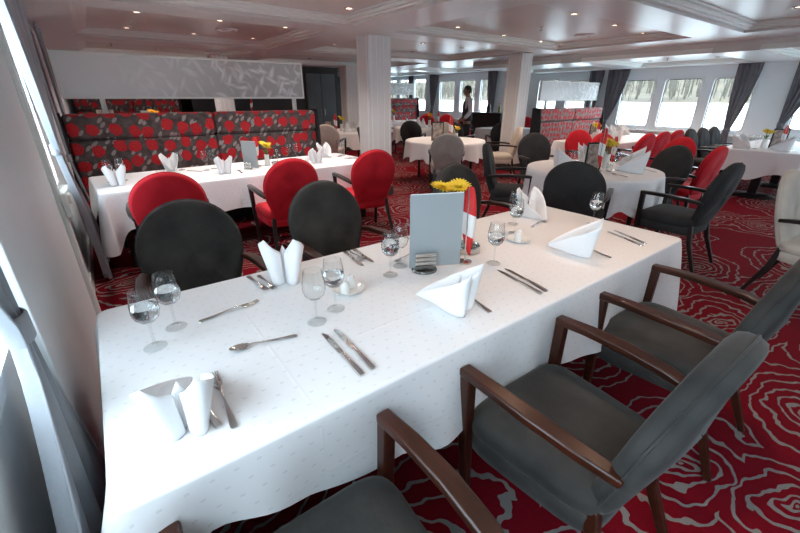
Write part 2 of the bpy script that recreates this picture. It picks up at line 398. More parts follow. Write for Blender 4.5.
# side walls with window openings
def side_wall(name, x0, x1, openings, z1):
    w = MB(); y = YN - .2
    for (a, b_, s0, s1) in openings:
        w.bb(x0, x1, y, a, 0, z1); w.bb(x0, x1, a, b_, 0, s0); w.bb(x0, x1, a, b_, s1, z1); y = b_
    w.bb(x0, x1, y, YF + .2, 0, z1)
    return struct(w.build(name, 'wall', smooth=False))
WL = [(-2.3, -1.25, .86, 2.12), (-1.05, .1, .86, 2.12), (.3, 1.40, .86, 2.12), (3.02, 4.12, .86, 2.12)]
WR = [(-1.9, -1.1, .88, 1.87), (-.8, .0, .88, 1.87), (.3, .9, .88, 1.87), (1.15, 2.05, .88, 1.87), (2.72, 3.52, .80, 1.92), (3.68, 4.50, .80, 1.92), (4.66, 5.48, .80, 1.92), (6.4, 7.05, .9, 1.95),
      (7.3, 8.0, .95, 2.0), (8.4, 9.2, .95, 2.08), (9.75, 10.38, .95, 2.08), (10.58, 11.38, .95, 2.08), (11.62, 12.5, .95, 2.08), (13.3, 14.1, .95, 2.2), (14.3, 15.1, .95, 2.2), (15.3, 16.1, .95, 2.2)]
side_wall('wall_left', XL - .09, XL, WL, 2.45)
side_wall('wall_right', XR, XR + .10, WR, 2.45)
def rr(a, b_, s0, s1, r, n=5):
    pts = []
    for (cy, cz, a0) in ((b_ - r, s1 - r, 0), (a + r, s1 - r, 90), (a + r, s0 + r, 180), (b_ - r, s0 + r, 270)):
        for k in range(n + 1):
            t = R(a0 + 90 * k / n); pts.append((cy + r * math.cos(t), cz + r * math.sin(t)))
    return pts
def window(k, side, a, b_, s0, s1):
    xi = XL if side < 0 else XR; d = side
    f = MB(); ins, thick = .028, .03
    o1 = rr(a - .02, b_ + .02, s0 - .02, s1 + .02, .03); i1 = rr(a + ins, b_ - ins, s0 + ins, s1 - ins, .07)
    X0, X1 = xi - d * .012, xi + d * .085
    rings = [[(X0, *q) for q in o1], [(X0, *q) for q in i1], [(X1, *q) for q in i1], [(X1, *q) for q in o1]]
    f.loft(rings + [rings[0]], cap=False)
    fo = struct(f.build('window_%d' % k, 'frame', smooth=True, angle=30))
    g = MB(); i2 = rr(a + ins - .002, b_ - ins + .002, s0 + ins - .002, s1 - ins + .002, .07); i3 = rr(a + ins + .016, b_ - ins - .016, s0 + ins + .016, s1 - ins - .016, .06)
    Xa, Xb = xi + d * .035, xi + d * .05
    rg = [[(Xa, *q) for q in i2], [(Xa, *q) for q in i3], [(Xb, *q) for q in i3], [(Xb, *q) for q in i2]]
    g.loft(rg + [rg[0]], cap=False).build('gasket', 'gasket', fo, angle=30)
    pn = MB(); q2 = rr(a + ins + .004, b_ - ins - .004, s0 + ins + .004, s1 - ins - .004, .065)
    pn.v = [Vector((xi + d * .045, *q)) for q in q2]; pn.face(range(len(q2))); pn.build('pane', 'pane', fo, smooth=False)
    # daylight portal for the sampler
    la = bpy.data.lights.new('daylight', 'AREA'); la.shape = 'RECTANGLE'; la.size = s1 - s0; la.size_y = b_ - a
    lo = bpy.data.objects.new('daylight', la); COL.objects.link(lo); la.cycles.is_portal = True
    lo.location = (xi + d * .10, (a + b_) / 2, (s0 + s1) / 2)
    lo.rotation_euler = (0, R(90) if side > 0 else R(-90), 0)
k = 1
for o in WL: window(k, -1, *o); k += 1
for o in WR: window(k, 1, *o); k += 1
WN_ADDED = [(6.6, 8.0), (9.2, 10.6)]  # windows added behind the camera to brighten the cloth front and chairs
w = MB(); x = XL - .3
for a_, b_ in WN_ADDED:
    w.bb(x, a_, YN - .12, YN, 0, 2.45); w.bb(a_, b_, YN - .12, YN, 0, .75); w.bb(a_, b_, YN - .12, YN, 2.1, 2.45); x = b_
w.bb(x, XR + .3, YN - .12, YN, 0, 2.45); struct(w.build('wall_near', 'wall', smooth=False))
for a_, b_ in WN_ADDED:  # frame, pane and portal of each added window
    f = MB(); o1 = rr(a_ - .02, b_ + .02, .73, 2.12, .03); i1 = rr(a_ + .03, b_ - .03, .78, 2.07, .07)
    rg = [[(q[0], YN + .012, q[1]) for q in o1], [(q[0], YN + .012, q[1]) for q in i1], [(q[0], YN - .11, q[1]) for q in i1], [(q[0], YN - .11, q[1]) for q in o1]]
    f.loft(rg + [rg[0]], cap=False); fo = struct(f.build('window_%d' % k, 'frame', angle=30)); k += 1
    pn = MB(); pn.v = [Vector((q[0], YN - .05, q[1])) for q in rr(a_ + .025, b_ - .025, .775, 2.075, .07)]; pn.face(range(len(pn.v))); pn.build('pane', 'pane', fo, smooth=False)
    la = bpy.data.lights.new('daylight', 'AREA'); la.shape = 'RECTANGLE'; la.size = b_ - a_; la.size_y = 1.35
    lo = bpy.data.objects.new('daylight', la); COL.objects.link(lo); la.cycles.is_portal = True
    lo.location = ((a_ + b_) / 2, YN - .115, 1.425); lo.rotation_euler = (R(90), 0, 0)
w = MB(); w.bb(XL - .3, XR + .3, YF, YF + .12, 0, 2.45); struct(w.build('wall_far', 'dark_wall', smooth=False))
# core wall with double doors in the far middle
w = MB(); w.bb(2.3, 6.75, 12.45, 12.6, 0, 2.35); w.bb(6.6, 6.75, 12.6, YF, 0, 2.35); struct(w.build('wall_core', 'dark_wall', smooth=False))
d = MB()
for x0 in (5.60, 6.10): d.bb(x0, x0 + .49, 12.39, 12.447, .01, 2.16)
do = struct(d.build('door_1', 'door', smooth=False, bevel=.006))
hb = MB()
for x in (6.04, 6.15): hb.tube([(x, 12.36, .95), (x, 12.36, 1.15)], .012)
for x in (6.04, 6.15):
    for z in (.97, 1.13): hb.tube([(x, 12.36, z), (x, 12.391, z)], .008)
hb.build('door_handle', 'chrome', do)
for nm, x0, x1 in (('baseboard_left', XL + .001, XL + .02), ('baseboard_right', XR - .02, XR - .001)):
    bbm = MB(); bbm.bb(x0, x1, YN, YF, 0, .12); struct(bbm.build(nm, 'trim', smooth=False))
# window sill ledges
s = MB(); s.bb(XR - .10, XR, YN, YF, .71, .75); struct(s.build('trim_20', 'trim', smooth=False, bevel=.006))
s = MB()
s.bb(XL, XL + .06, 1.42, 2.93, .0, 2.28)
struct(s.build('trim_21', 'wall', smooth=False, bevel=.006))
s = MB(); s.bb(XL, XL + .085, 2.93, 3.01, .0, 2.28); struct(s.build('trim_23', 'trim', smooth=False, bevel=.008))
s = MB(); s.bb(XL, XL + .06, 3.0, 4.14, .80, .85); struct(s.build('trim_22', 'trim', smooth=False, bevel=.006))
bx = thing('wall_box', 'small white plastic box on the wall post between the left windows', 'wall box', (XL + .0855, 2.965, .85))
MB().bb(0, .03, -.05, .05, 0, .14).build('cover', 'trim', bx, bevel=.006); MB().bb(.03, .045, -.04, .04, .075, .13).build('lid', 'trim', bx, bevel=.004)
# pillars
def pillar(x0, x1, y0, y1, label, zt=ZB):
    t = thing('pillar', label, 'pillar', ((x0 + x1) / 2, (y0 + y1) / 2, 0)); hx, hy = (x1 - x0) / 2, (y1 - y0) / 2
    MB().bb(-hx, hx, -hy, hy, .0, zt).build('shaft', 'pillar', t, bevel=.012)
    m_ = MB(); e = .012
    for sx in (-1, 1):
        for w0 in (.3, .78): 
            m_.bb(hx * (sx * w0) - .008, hx * (sx * w0) + .008, -hy - e * .4, hy + e * .4, .16, zt - .001)
        m_.bb(-hx - e * .4, hx + e * .4, hy * sx * .75 - .008, hy * sx * .75 + .008, .16, zt - .001)
    m_.build('moulding', 'trim', t)
    MB().bb(-hx - .018, hx + .018, -hy - .018, hy + .018, 0, .15).build('plinth', 'dark_wall', t, bevel=.006)
    return t
PG = None
pillar(3.36, 3.76, 5.28, 5.6, 'tall white square pillar at the right end of the left dining table')
pillar(7.12, 7.47, 5.55, 5.9, 'white square pillar beside the black end of the right banquette')
pillar(6.05, 6.45, 10.7, 11.05, 'distant white pillar right of the grey green doors')
pillar(2.28, 2.62, 9.6, 9.9, 'white pillar seen in the gap under the leaf pattern partition')

# ------------------------------------------------------------------ outside
w = MB(); w.v = [Vector(p) for p in ((-400, -900, -1.6), (330, -900, -1.6), (330, 1600, -1.6), (-400, 1600, -1.6))]; w.face((0, 1, 2, 3)); struct(w.build('river', 'river', smooth=False))
def bankz(x): return -2.2 + 4.0 * sstep(296, 318, x) + 26 * sstep(315, 520, x)
g = MB(); g.grid(lambda u, v: (lerp(292, 560, u), lerp(-700, 1500, v), bankz(lerp(292, 560, u)) + 2.5 * math.sin(v * 61) * u), 24, 60); struct(g.build('ground_bank', 'bank'))
t = MB(); rnd = random.Random(3)
for _ in range(2600):
    x = 306 + 150 * rnd.random() ** 1.5; y = rnd.uniform(-150, 1100); h = rnd.uniform(9, 17); z = bankz(x) - .4; r = rnd.uniform(.28, .55)
    lx, ly = rnd.uniform(-1, 1), rnd.uniform(-1, 1)
    t.tube([(x, y, z), (x + lx * .4, y + ly * .4, z + h * .5), (x + lx, y + ly, z + h)], [r, r * .7, .06], 4)
    for b_ in range(4):
        zz = z + h * rnd.uniform(.3, .85); a = rnd.uniform(0, 6.28); l = rnd.uniform(2, 4)
        t.tube([(x + lx * .5, y + ly * .5, zz), (x + lx * .5 + math.cos(a) * l, y + ly * .5 + math.sin(a) * l, zz + l * 1.1)], [.14, .05], 3)
tag(t.build('bare_trees', 'bark'), 'bare leafless trees along the far riverbank', 'trees', kind='stuff')

# ------------------------------------------------------------------ curtains
def curtain(label, side, y0, y1, ztop, ztie, ytie, wtie, yb0, yb1, zbot, mat, xoff=.10, pleats=7, amp=.03, group=None, tail=.06):
    # side -1 left wall / +1 right wall; hangs off the wall by xoff
    xi = XL if side < 0 else XR
    c_ = MB(); nu, nv = pleats * 10, 36
    def fn(u, v):
        z = lerp(ztop, zbot, v); vt = (ztop - ztie) / (ztop - zbot)
        if v < vt:
            t_ = (v / vt); k = t_ ** 1.7
            ya, yb = lerp(y0, ytie - wtie, k), lerp(y1, ytie + wtie, k); A = lerp(amp, amp * .55, k); xo = xoff
        else:
            t_ = (v - vt) / (1 - vt); k = sstep(0, 1, t_ ** .8)
            ya, yb = lerp(ytie - wtie, yb0, k), lerp(ytie + wtie, yb1, k); A = lerp(amp * .55, amp, k); xo = xoff + tail * math.sin(t_ * PI * .6)
        y = lerp(ya, yb, u)
        x = xi - side * (xo + A * math.sin(u * pleats * 2 * PI + 1.3 * math.sin(v * 3)) * (.6 + .4 * math.sin(u * 9 + 2)))
        return (x, y, z)
    c_.grid(fn, nu, nv)
    t = thing('curtain', label, 'curtain', (0, 0, 0), 0, group)
    c_.build('drape', mat, t, solid=.006)
    if abs(ztie - zbot) > .05:
        tb = MB(); prof = []
        n = 20
        tb.loft([[(xi - side * xoff + (amp * .55 + .008 + e) * math.cos(2 * PI * k / n), ytie + (wtie + .004 + e) * math.sin(2 * PI * k / n), ztie + h) for k in range(n)] for h, e in ((-.035, 0), (-.03, .004), (.03, .004), (.035, 0))], cap=False)
        tb.build('tieback', mat, t, solid=.004)
    return t
curtain('pale grey tied curtain nearest the camera beside the white laid table', -1, .55, 1.38, 2.27, 1.00, 1.17, .035, .30, 1.34, .03, 'curtain', .07, 6, .032, tail=.03)
curtain('grey tied curtain beside the left end of the floral banquette', -1, 3.15, 4.95, 2.27, 1.17, 3.60, .045, 4.0, 4.85, .03, 'curtain', .095, 9, .034, tail=.03)
curtain('grey curtain edge high on the left wall at the leaf partition', -1, 5.3, 5.72, 2.27, .9, 5.5, .06, 5.3, 5.6, .03, 'curtain', .05, 5, .014)
curtain('far grey curtain on the left wall beyond the leaf partition', -1, 6.6, 7.4, 2.27, .9, 6.9, .2, 6.8, 7.2, .03, 'curtain', .07, 5, .02)
CG = 'charcoal curtains on the right windows'
curtain('charcoal curtain at the far side of the right banquette corner window', 1, 5.30, 5.85, 2.15, .9, 5.72, .06, 5.6, 5.85, .3, 'dark_curtain', .09, 5, .03, CG)
curtain('charcoal curtain beside the right end of the frosted partition', 1, 5.95, 6.35, 2.15, .9, 6.2, .06, 6.0, 6.3, .3, 'dark_curtain', .09, 5, .03, CG)
curtain('charcoal curtain left of the broad white pier behind the right table', 1, 2.70, 3.12, 2.15, .85, 2.98, .06, 2.85, 3.15, .3, 'dark_curtain', .09, 5, .03, CG)
curtain('charcoal curtain at the right edge of the picture beside the pier', 1, 1.75, 2.18, 2.15, 1.0, 2.12, .05, 1.9, 2.2, .3, 'dark_curtain', .09, 5, .03, CG)
curtain('dark curtain in front of the far windows left of the waiter', 1, 12.45, 13.0, 2.30, 1.1, 12.8, .06, 12.6, 12.95, .3, 'dark_curtain', .09, 5, .03, CG)
curtain('dark curtain just left of the second pillar behind the sideboard', 1, 9.55, 9.98, 2.30, .9, 9.72, .10, 9.5, 9.9, .3, 'dark_curtain', .09, 5, .03, CG)
curtain('dark curtain behind the far small white partition', 1, 14.0, 14.35, 2.30, 1.1, 14.2, .09, 14.0, 14.4, .3, 'dark_curtain', .09, 4, .03, CG)

# ------------------------------------------------------------------ chairs
def make_chair(fabric, woodm):
    def mk():
        t = thing('dining_chair', '', 'chair')
        # seat cushion
        def seat_ring(z, inset, n=40):
            pts = []
            for k in range(n):
                a = 2 * PI * k / n; ca, sa = math.cos(a), math.sin(a); e = .34
                x = math.copysign(abs(ca) ** e, ca); y = math.copysign(abs(sa) ** e, sa)
                w_ = lerp(.228, .272, (y + 1) / 2) - inset
                pts.append((x * w_, y * (.245 - inset) + .005, z))
            return pts
        m_ = MB(); m_.loft([seat_ring(.405, .004), seat_ring(.412, .0), seat_ring(.445, -.004), seat_ring(.47, .004), seat_ring(.484, .025), seat_ring(.493, .07), seat_ring(.498, .14)])
        m_.build('seat', fabric, t, angle=60)
        MB().loft([seat_ring(.325, .012), seat_ring(.33, .006), seat_ring(.395, .004), seat_ring(.404, .010)]).build('apron', fabric, t, angle=60)
        # oval back pad
        ax = Vector((1, 0, 0)); th = R(14); av = Vector((0, -math.sin(th), math.cos(th))); an = Vector((0, math.cos(th), math.sin(th)))
        o0 = Vector((0, -.20, .40))
        def outline(n=48):
            pts = []
            for k in range(n):
                a = 2 * PI * k / n; x, y = .262 * math.cos(a), .345 + .262 * math.sin(a)
                if y < .345:
                    q = (.345 - y) / .262; x = math.copysign(max(abs(x), lerp(.262, .19, sstep(0, 1, q)) if q < .93 else .19 * (1 - q) / .07 * .98 + .001), x); y = .345 - .345 * q
                pts.append((x, y))
            return pts
        ol = outline(); cx_, cy_ = 0, .32
        def ring(s_, off):
            return [o0 + ax * (cx_ + (p[0] - cx_) * s_) + av * (cy_ + (p[1] - cy_) * s_) + an * (off - .03 * (1 - ((p[0] * s_) / .262) ** 2) + .02 * ((p[1] - .3) / .3) ** 2) for p in ol]
        m_ = MB(); m_.loft([ring(.02, .052), ring(.5, .050), ring(.85, .045), ring(.95, .036), ring(.99, .018), ring(1, .004), ring(1, -.012), ring(.985, -.028), ring(.93, -.036), ring(.5, -.036), ring(.02, -.036)])
        m_.build('backrest', fabric, t, angle=70)
        # piping line round the back's edge
        pp = ring(1.004, -.004); MB().tube(pp + [pp[0], pp[1]], .0045, 6).build('piping', fabric, [x for x in t.children if x.name.startswith('backrest')][0])
        for sx in (-1, 1):
            l = MB(); l.bar([(sx * .245, .215, 0), (sx * .262, .225, .36), (sx * .272, .228, .655)], [.028, .038, .040], [.030, .040, .042], up=Vector((0, 1, 0)))
            l.build('leg', woodm, t, bevel=.005)
            l = MB(); l.bar([(sx * .225, -.34, 0), (sx * .20, -.24, .25), (sx * .185, -.205, .42)], [.026, .036, .038], [.026, .036, .040], up=Vector((0, 1, 0)))
            l.build('leg', woodm, t, bevel=.005)
            a_ = MB(); P_ = [(sx * .272, .250, .662), (sx * .277, .12, .668), (sx * .278, -.02, .667), (sx * .268, -.16, .658), (sx * .247, -.27, .640)]
            a_.bar(P_, [.046, .052, .056, .054, .040], [.032, .031, .030, .030, .028]); a_.build('arm', woodm, t, bevel=.007)
        return t
    return mk
CH = {'grey': make_chair('velvet', 'mahogany'), 'black': make_chair('black_fabric', 'blackwood'), 'red': make_chair('red_fabric', 'blackwood'),
      'taupe': make_chair('taupe_fabric', 'blackwood'), 'beige': make_chair('beige_fabric', 'blackwood')}
def chair(kind, x, y, deg, label, group=None): return place('chair_' + kind, CH[kind], (x, y, 0), R(deg), label, group)
def facing(x, y, tx, ty): return math.degrees(math.atan2(-(tx - x), (ty - y)))
chair('grey', .20, .47, 0, 'charcoal velvet armchair nearest the camera at the bottom edge, its back out of frame')
chair('grey', 1.08, .475, 0, 'middle one of three charcoal armchairs along the near side of the front table')
chair('grey', 1.975, .49, 0, 'charcoal velvet armchair at the right end of the near side of the front table')
chair('grey', .285, 2.02, 180, 'charcoal oval-back armchair across the front table, at left in front of the leftmost red chair')
chair('grey', 1.12, 2.05, 180, 'charcoal oval-back armchair across the front table, second from the window')
chair('grey', 2.36, 2.06, 180, 'charcoal oval-back armchair across the front table, mostly hidden behind the grey card and yellow flowers')
chair('red', .36, 3.74, -4, 'red oval-back armchair at the window end of the left table')
chair('red', 1.40, 3.86, -4, 'red oval-back armchair in the middle of the left table')
chair('red', 2.40, 3.95, -8, 'red oval-back armchair beside the first pillar at the right end of the left table')
MX, MY = 4.49, 2.34
for kind, x, y, lab in (('black', 3.64, 2.0, 'black oval-back chair with its broad back to us at the right round table'),
                        ('black', 3.97, 3.04, 'black armchair seen side-on facing the right round table from its left'),
                        ('black', 4.38, 1.36, 'black armchair seen in profile on the red carpet right of the front table'),
                        ('black', 5.13, 1.99, 'black oval-back chair at the right end of the right round table, its front towards us')):
    chair(kind, x, y, {4.38: -2, 3.97: 215, 5.13: 66}.get(x) or facing(x, y, MX, MY), lab)
chair('black', 5.35, 3.62, facing(5.35, 3.62, MX, MY), 'black chair behind the right round table in front of the banquette end')
chair('red', 6.60, 3.56, 155, 'dark red oval-back chair in front of the right floral banquette')
chair('red', 6.28, 2.92, 165, 'dark red chair behind the flowers between the two right hand tables')
GX, GY = 5.32, 5.72
chair('taupe', 4.62, 4.92, facing(4.62, 4.92, GX, GY), 'taupe oval-back chair with beige seat, back to us at the middle round table')
chair('beige', 6.28, 5.18, 50, 'beige upholstered chair between the middle round table and the second pillar')
chair('black', 4.24, 6.40, facing(4.24, 6.40, GX, GY), 'black chair just right of the first pillar at the middle round table')
chair('taupe', 6.05, 6.55, facing(6.05, 6.55, GX, GY), 'taupe oval-back chair on the far side of the middle round table, by the flag')
chair('beige', 4.28, .30, 178, 'beige upholstered armchair at the right edge of the picture')
chair('red', 5.80, 1.88, -3, 'bright red armchair in profile behind the black chair on the right')
chair('red', 6.38, 2.38, 66, 'red oval-back chair directly behind the black oval-back chair at the right round table')
for i, (x, y, lab) in enumerate(((6.98, 3.16, 'red chair nearest to us in the row of three under the right windows'), (7.57, 3.17, 'red chair in the middle of the row of three under the right windows'), (8.16, 3.18, 'red chair furthest from us in the row of three under the right windows'))):
    chair('red', x, y, -3, lab)
for i, (x, lab) in enumerate(((8.60, 'black chair nearest to us of the three in a row by the right window table'), (9.18, 'black chair in the middle of the three in a row by the right window table'), (9.76, 'black chair farthest from us of the three by the right window table'))):
    chair('black', x, 2.48, 180, lab)
chair('black', 8.9, .78, 0, 'black chair at the right picture edge on the near side of the right window table')
chair('beige', 4.05, 7.95, facing(4.05, 7.95, 4.75, 8.75), 'greyish beige chair just past the right end of the left banquette')
chair('red', 4.0, 9.8, 215, 'small red chair seen beyond the left banquette near the distant table')
QX, QY = 7.2, 8.75
chair('black', 6.35, 8.0, facing(6.35, 8.0, QX, QY), 'dark oval-back chair at the distant round table, second dark back right of the first pillar')
chair('black', 6.7, 9.75, facing(6.7, 9.75, QX, QY), 'dark chair on the far side of the distant round table')
chair('red', 8.05, 9.55, facing(8.05, 9.55, QX, QY), 'red chair behind the distant yellow flowers')
chair('red', 8.9, 10.4, 150, 'red chair under the far windows, left of the far curtain')
chair('red', 9.1, 9.75, 140, 'red chair just left of the waiter')
chair('black', 6.9, 6.95, facing(6.9, 6.95, 8.0, 7.3), 'black chair in front of the waiter, seen over the middle round table')
chair('black', 7.75, 6.45, facing(7.75, 6.45, 8.35, 7.2), 'black chair right of the waiter, low in front of the white table')
chair('red', 8.55, 8.1, 185, 'bright red chair just right of the waiter')
chair('red', 9.70, 7.30, 110, 'bright red chair in front of the dark sideboard')

# ------------------------------------------------------------------ tables and cloths
TT = .75
def make_rect_table(w_, d_):
    t = thing('dining_table', '', 'table')
    MB().bb(-w_ / 2 + .01, w_ / 2 - .01, -d_ / 2 + .01, d_ / 2 - .01, .705, .742).build('tabletop', 'blackwood', t, bevel=.004)
    for sx in (-1, 1):
        for sy in (-1, 1):
            MB().bb(sx * (w_ / 2 - .13) - .03, sx * (w_ / 2 - .13) + .03, sy * (d_ / 2 - .16) - .03, sy * (d_ / 2 - .16) + .03, 0, .705).build('leg', 'blackwood', t, bevel=.004)
    return t
def make_pedestal_table(w_, d_, xs_):
    t = thing('dining_table', '', 'table')
    if d_: MB().bb(-w_ / 2 + .01, w_ / 2 - .01, -d_ / 2 + .01, d_ / 2 - .01, .705, .742).build('tabletop', 'blackwood', t, bevel=.004)
    else: MB().lathe([(.001, .705), (w_ / 2 - .012, .705), (w_ / 2 - .008, .742), (.001, .742)], n=48).build('tabletop', 'blackwood', t)
    for x in xs_:
        MB().box((x, 0, .37), (.12, .12, .68)).build('pedestal', 'blackwood', t, bevel=.006)
        MB().lathe([(.30, 0), (.30, .012), (.27, .025), (.08, .045), (.001, .046)], (x, 0, 0), 32).build('foot_plate', 'blackwood', t)
    return t
def round_table_legs(r):
    t = thing('round_table', '', 'table')
    MB().lathe([(.001, .705), (r - .012, .705), (r - .008, .742), (.001, .742)], n=48).build('tabletop', 'blackwood', t)
    for k in range(4):
        a = R(20 + 90 * k); MB().tube([(math.cos(a) * (r - .2), math.sin(a) * (r - .2), 0), (math.cos(a) * (r - .2), math.sin(a) * (r - .2), .705)], .026).build('leg', 'blackwood', t)
    return t
def cloth_rect(w_, d_, drop, seed=1, corner=.16, wave=.018, zt=TT):
    rnd = random.Random(seed); m_ = MB(); hw, hd, r = w_ / 2 - .004, d_ / 2 - .004, .035
    per = []   # (x,y,nx,ny,cornerness)
    def edge(ax_, ay, bx_, by, nx, ny, n):
        for k in range(n): t_ = k / n; per.append((lerp(ax_, bx_, t_), lerp(ay, by, t_), nx, ny, 0))
    nlx, nly = int(w_ / .03), int(d_ / .03)
    def arc(cx_, cy_, a0):
        for k in range(10):
            a = R(a0 + 9 * k); per.append((cx_ + r * math.cos(a), cy_ + r * math.sin(a), math.cos(a), math.sin(a), math.sin(PI * k / 9.5)))
    edge(-hw + r, -hd, hw - r, -hd, 0, -1, nlx); arc(hw - r, -hd + r, -90); edge(hw, -hd + r, hw, hd - r, 1, 0, nly); arc(hw - r, hd - r, 0)
    edge(hw - r, hd, -hw + r, hd, 0, 1, nlx); arc(-hw + r, hd - r, 90); edge(-hw, hd - r, -hw, -hd + r, -1, 0, nly); arc(-hw + r, -hd + r, 180)
    n = len(per); s_ = 0; sl = []
    for k in range(n):
        sl.append(s_); q = per[(k + 1) % n]; s_ += math.hypot(q[0] - per[k][0], q[1] - per[k][1])
    ph = [rnd.uniform(0, 6.28) for _ in range(6)]
    cen = [sl[k] for k in range(n) if per[k][4] > .98]
    def cor(k):
        best = min(min(abs(sl[k] - c_), s_ - abs(sl[k] - c_)) for c_ in cen); return math.exp(-(best / .085) ** 2)
    rows = []; K = 14
    scl = [1.0, .97, .8, .55, .3, .08]
    for f_ in reversed(scl[1:]): rows.append([((p[0] * f_, p[1] * f_, zt), (p[0] * f_, p[1] * f_)) for p in per])
    for k2 in range(4):
        a = R(90 * k2 / 3); e = .010
        rows.append([((p[0] + p[2] * (e * math.sin(a)) - p[2] * .004, p[1] + p[3] * e * math.sin(a) - p[3] * .004, zt - e * (1 - math.cos(a))), (p[0] + p[2] * e * a, p[1] + p[3] * e * a)) for p in per])
    for j in range(1, K + 1):
        v = j / K; row = []
        for k, p in enumerate(per):
            cc = cor(k); sk = sl[k]
            D = drop(p[0], p[1], p[2], p[3]); Dl = D + corner * cc
            fold = wave * v ** 1.2 * (math.sin(sk * 7.1 + ph[0]) + .7 * math.sin(sk * 12.7 + ph[1]) + .4 * math.sin(sk * 23 + ph[2])) + .010 * v
            fold += .075 * cc * v ** .8 * (1 - .25 * v)
            fold = max(fold, -.006 + .004 * v)
            # pinch the sides of a corner fold inwards a bit
            row.append(((p[0] + p[2] * (.006 + fold), p[1] + p[3] * (.006 + fold), zt - .010 - (Dl - .01) * v), (p[0] + p[2] * (.01 + Dl * v), p[1] + p[3] * (.01 + Dl * v))))
        rows.append(row)
    for j, row in enumerate(rows):
        for q, uv in row: m_.uv[len(m_.v)] = uv; m_.v.append(Vector(q))
    for j in range(len(rows) - 1):
        for k in range(n): k2 = (k + 1) % n; m_.face((j * n + k, (j + 1) * n + k, (j + 1) * n + k2, j * n + k2))
    m_.face([k for k in range(n)])
    return m_
def cloth_round(r, drop, seed=1, nf=11, amp=.05, zt=TT):
    rnd = random.Random(seed); m_ = MB(); n = 176; rows = []; ph = rnd.uniform(0, 6.28)
    for f_ in (.05, .3, .6, .85, .97, 1.0): rows.append([((r * f_ * math.cos(2 * PI * k / n), r * f_ * math.sin(2 * PI * k / n), zt), r * f_) for k in range(n)])
    K = 14
    for j in range(1, K + 1):
        v = j / K; row = []
        for k in range(n):
            a = 2 * PI * k / n
            w_ = math.sin(nf * a + ph + .8 * math.sin(2 * a + ph)) + .35 * math.sin((nf * 2 + 1) * a)
            rr_ = r + .008 + amp * v ** 1.1 * (.25 + .75 * w_) ; rr_ = max(rr_, r - .01)
            row.append(((rr_ * math.cos(a), rr_ * math.sin(a), zt - .006 - drop * v * (1 + .10 * w_)), r + drop * v))
        rows.append(row)
    for row in rows:
        for k, (q, rad) in enumerate(row):
            a = 2 * PI * k / n; m_.uv[len(m_.v)] = (rad * math.cos(a), rad * math.sin(a)); m_.v.append(Vector(q))
    for j in range(len(rows) - 1):
        for k in range(n): k2 = (k + 1) % n; m_.face((j * n + k, (j + 1) * n + k, (j + 1) * n + k2, j * n + k2))
    m_.face(list(range(n))); return m_
def dress(m_, loc, rz, label):
    o = m_.build('tablecloth', 'cloth', angle=80); o.location = loc; o.rotation_euler = (0, 0, rz); return tag(o, label, 'tablecloth')
def table_at(t, loc, rz, label): t.location = loc; t.rotation_euler = (0, 0, rz); t['label'] = label; return t
# front table
T1 = (-.155, 2.60, .735, 1.725)
cx, cy, w_, d_ = (T1[0] + T1[1]) / 2, (T1[2] + T1[3]) / 2, T1[1] - T1[0], T1[3] - T1[2]
table_at(make_rect_table(w_ - .02, d_ - .02), (cx, cy, 0), 0, 'long dark dining table under the dotted white cloth in the foreground')
def dropA(x, y, nx, ny):
    if ny > .5: return .34
    return .15 + .13 * sstep(-1.30, -.75, x) + .15 * (x + 1.4) / 2.8
dress(cloth_rect(w_, d_, dropA, 3, .12, .024), (cx, cy, 0), 0, 'white dotted damask tablecloth over the long foreground table')
# left table in front of the banquette
T2R = R(3.6); T2C = (1.335, 4.685)
table_at(make_rect_table(2.90, .98), (*T2C, 0), T2R, 'long dining table along the left floral banquette')
dress(cloth_rect(2.93, 1.0, lambda x, y, nx, ny: (.20 if ny > .5 else .34 + .03 * math.sin(x * 5)), 5, .22, .022), (*T2C, 0), T2R, 'white tablecloth with hanging corner on the long left table')
# right round table, middle round table, distant round ones
table_at(round_table_legs(.70), (MX, MY, 0), R(15), 'round table right of the front table, ringed by black chairs')
dress(cloth_round(.71, .36, 4, 10, .07), (MX, MY, 0), 0, 'white draped cloth on the round table right of the front table')
table_at(round_table_legs(.74), (GX, GY, 0), R(5), 'middle round table standing between the two white pillars')
dress(cloth_round(.75, .30, 8, 12, .035), (GX, GY, 0), 0, 'white draped cloth on the middle round table between the pillars')
# window tables on the right
table_at(make_pedestal_table(2.3, .95, (-.6, .6)), (8.75, 3.95, 0), R(0), 'long table under the right windows beside the row of red chairs')
dress(cloth_rect(3.0, 1.0, lambda x, y, nx, ny: .32, 11, .12, .02), (8.4, 3.95, 0), 0, 'white cloth on the long table under the right windows')
table_at(make_pedestal_table(2.3, 1.0, (-.72, .6)), (9.28, 1.68, 0), 0, 'pedestal table by the broad white pier at the right of the picture')
dress(cloth_rect(2.45, 1.06, lambda x, y, nx, ny: .30 + (.14 * math.exp(-((y - .05) / .22) ** 2) if nx < -.5 else 0), 12, .20, .02), (9.28, 1.68, 0), 0, 'white cloth with a pointed corner on the table by the broad white pier')
table_at(round_table_legs(.72), (QX, QY, 0), 0, 'distant round table behind the middle round table')
dress(cloth_round(.73, .34, 15, 11, .04), (QX, QY, 0), 0, 'white cloth on the distant round table behind the middle one')
table_at(round_table_legs(.72), (4.85, 8.8, 0), 0, 'distant round table left of the first pillar')
dress(cloth_round(.73, .34, 16, 11, .04), (4.85, 8.8, 0), 0, 'white cloth on the distant round table seen left of the first pillar')
table_at(make_rect_table(1.2, .9), (8.75, 7.15, 0), R(0), 'table right of the waiter beside the second pillar')
dress(cloth_rect(1.22, .92, lambda x, y, nx, ny: .42, 17, .12, .02), (8.75, 7.15, 0), 0, 'white cloth with V-shaped folds on the table right of the waiter')
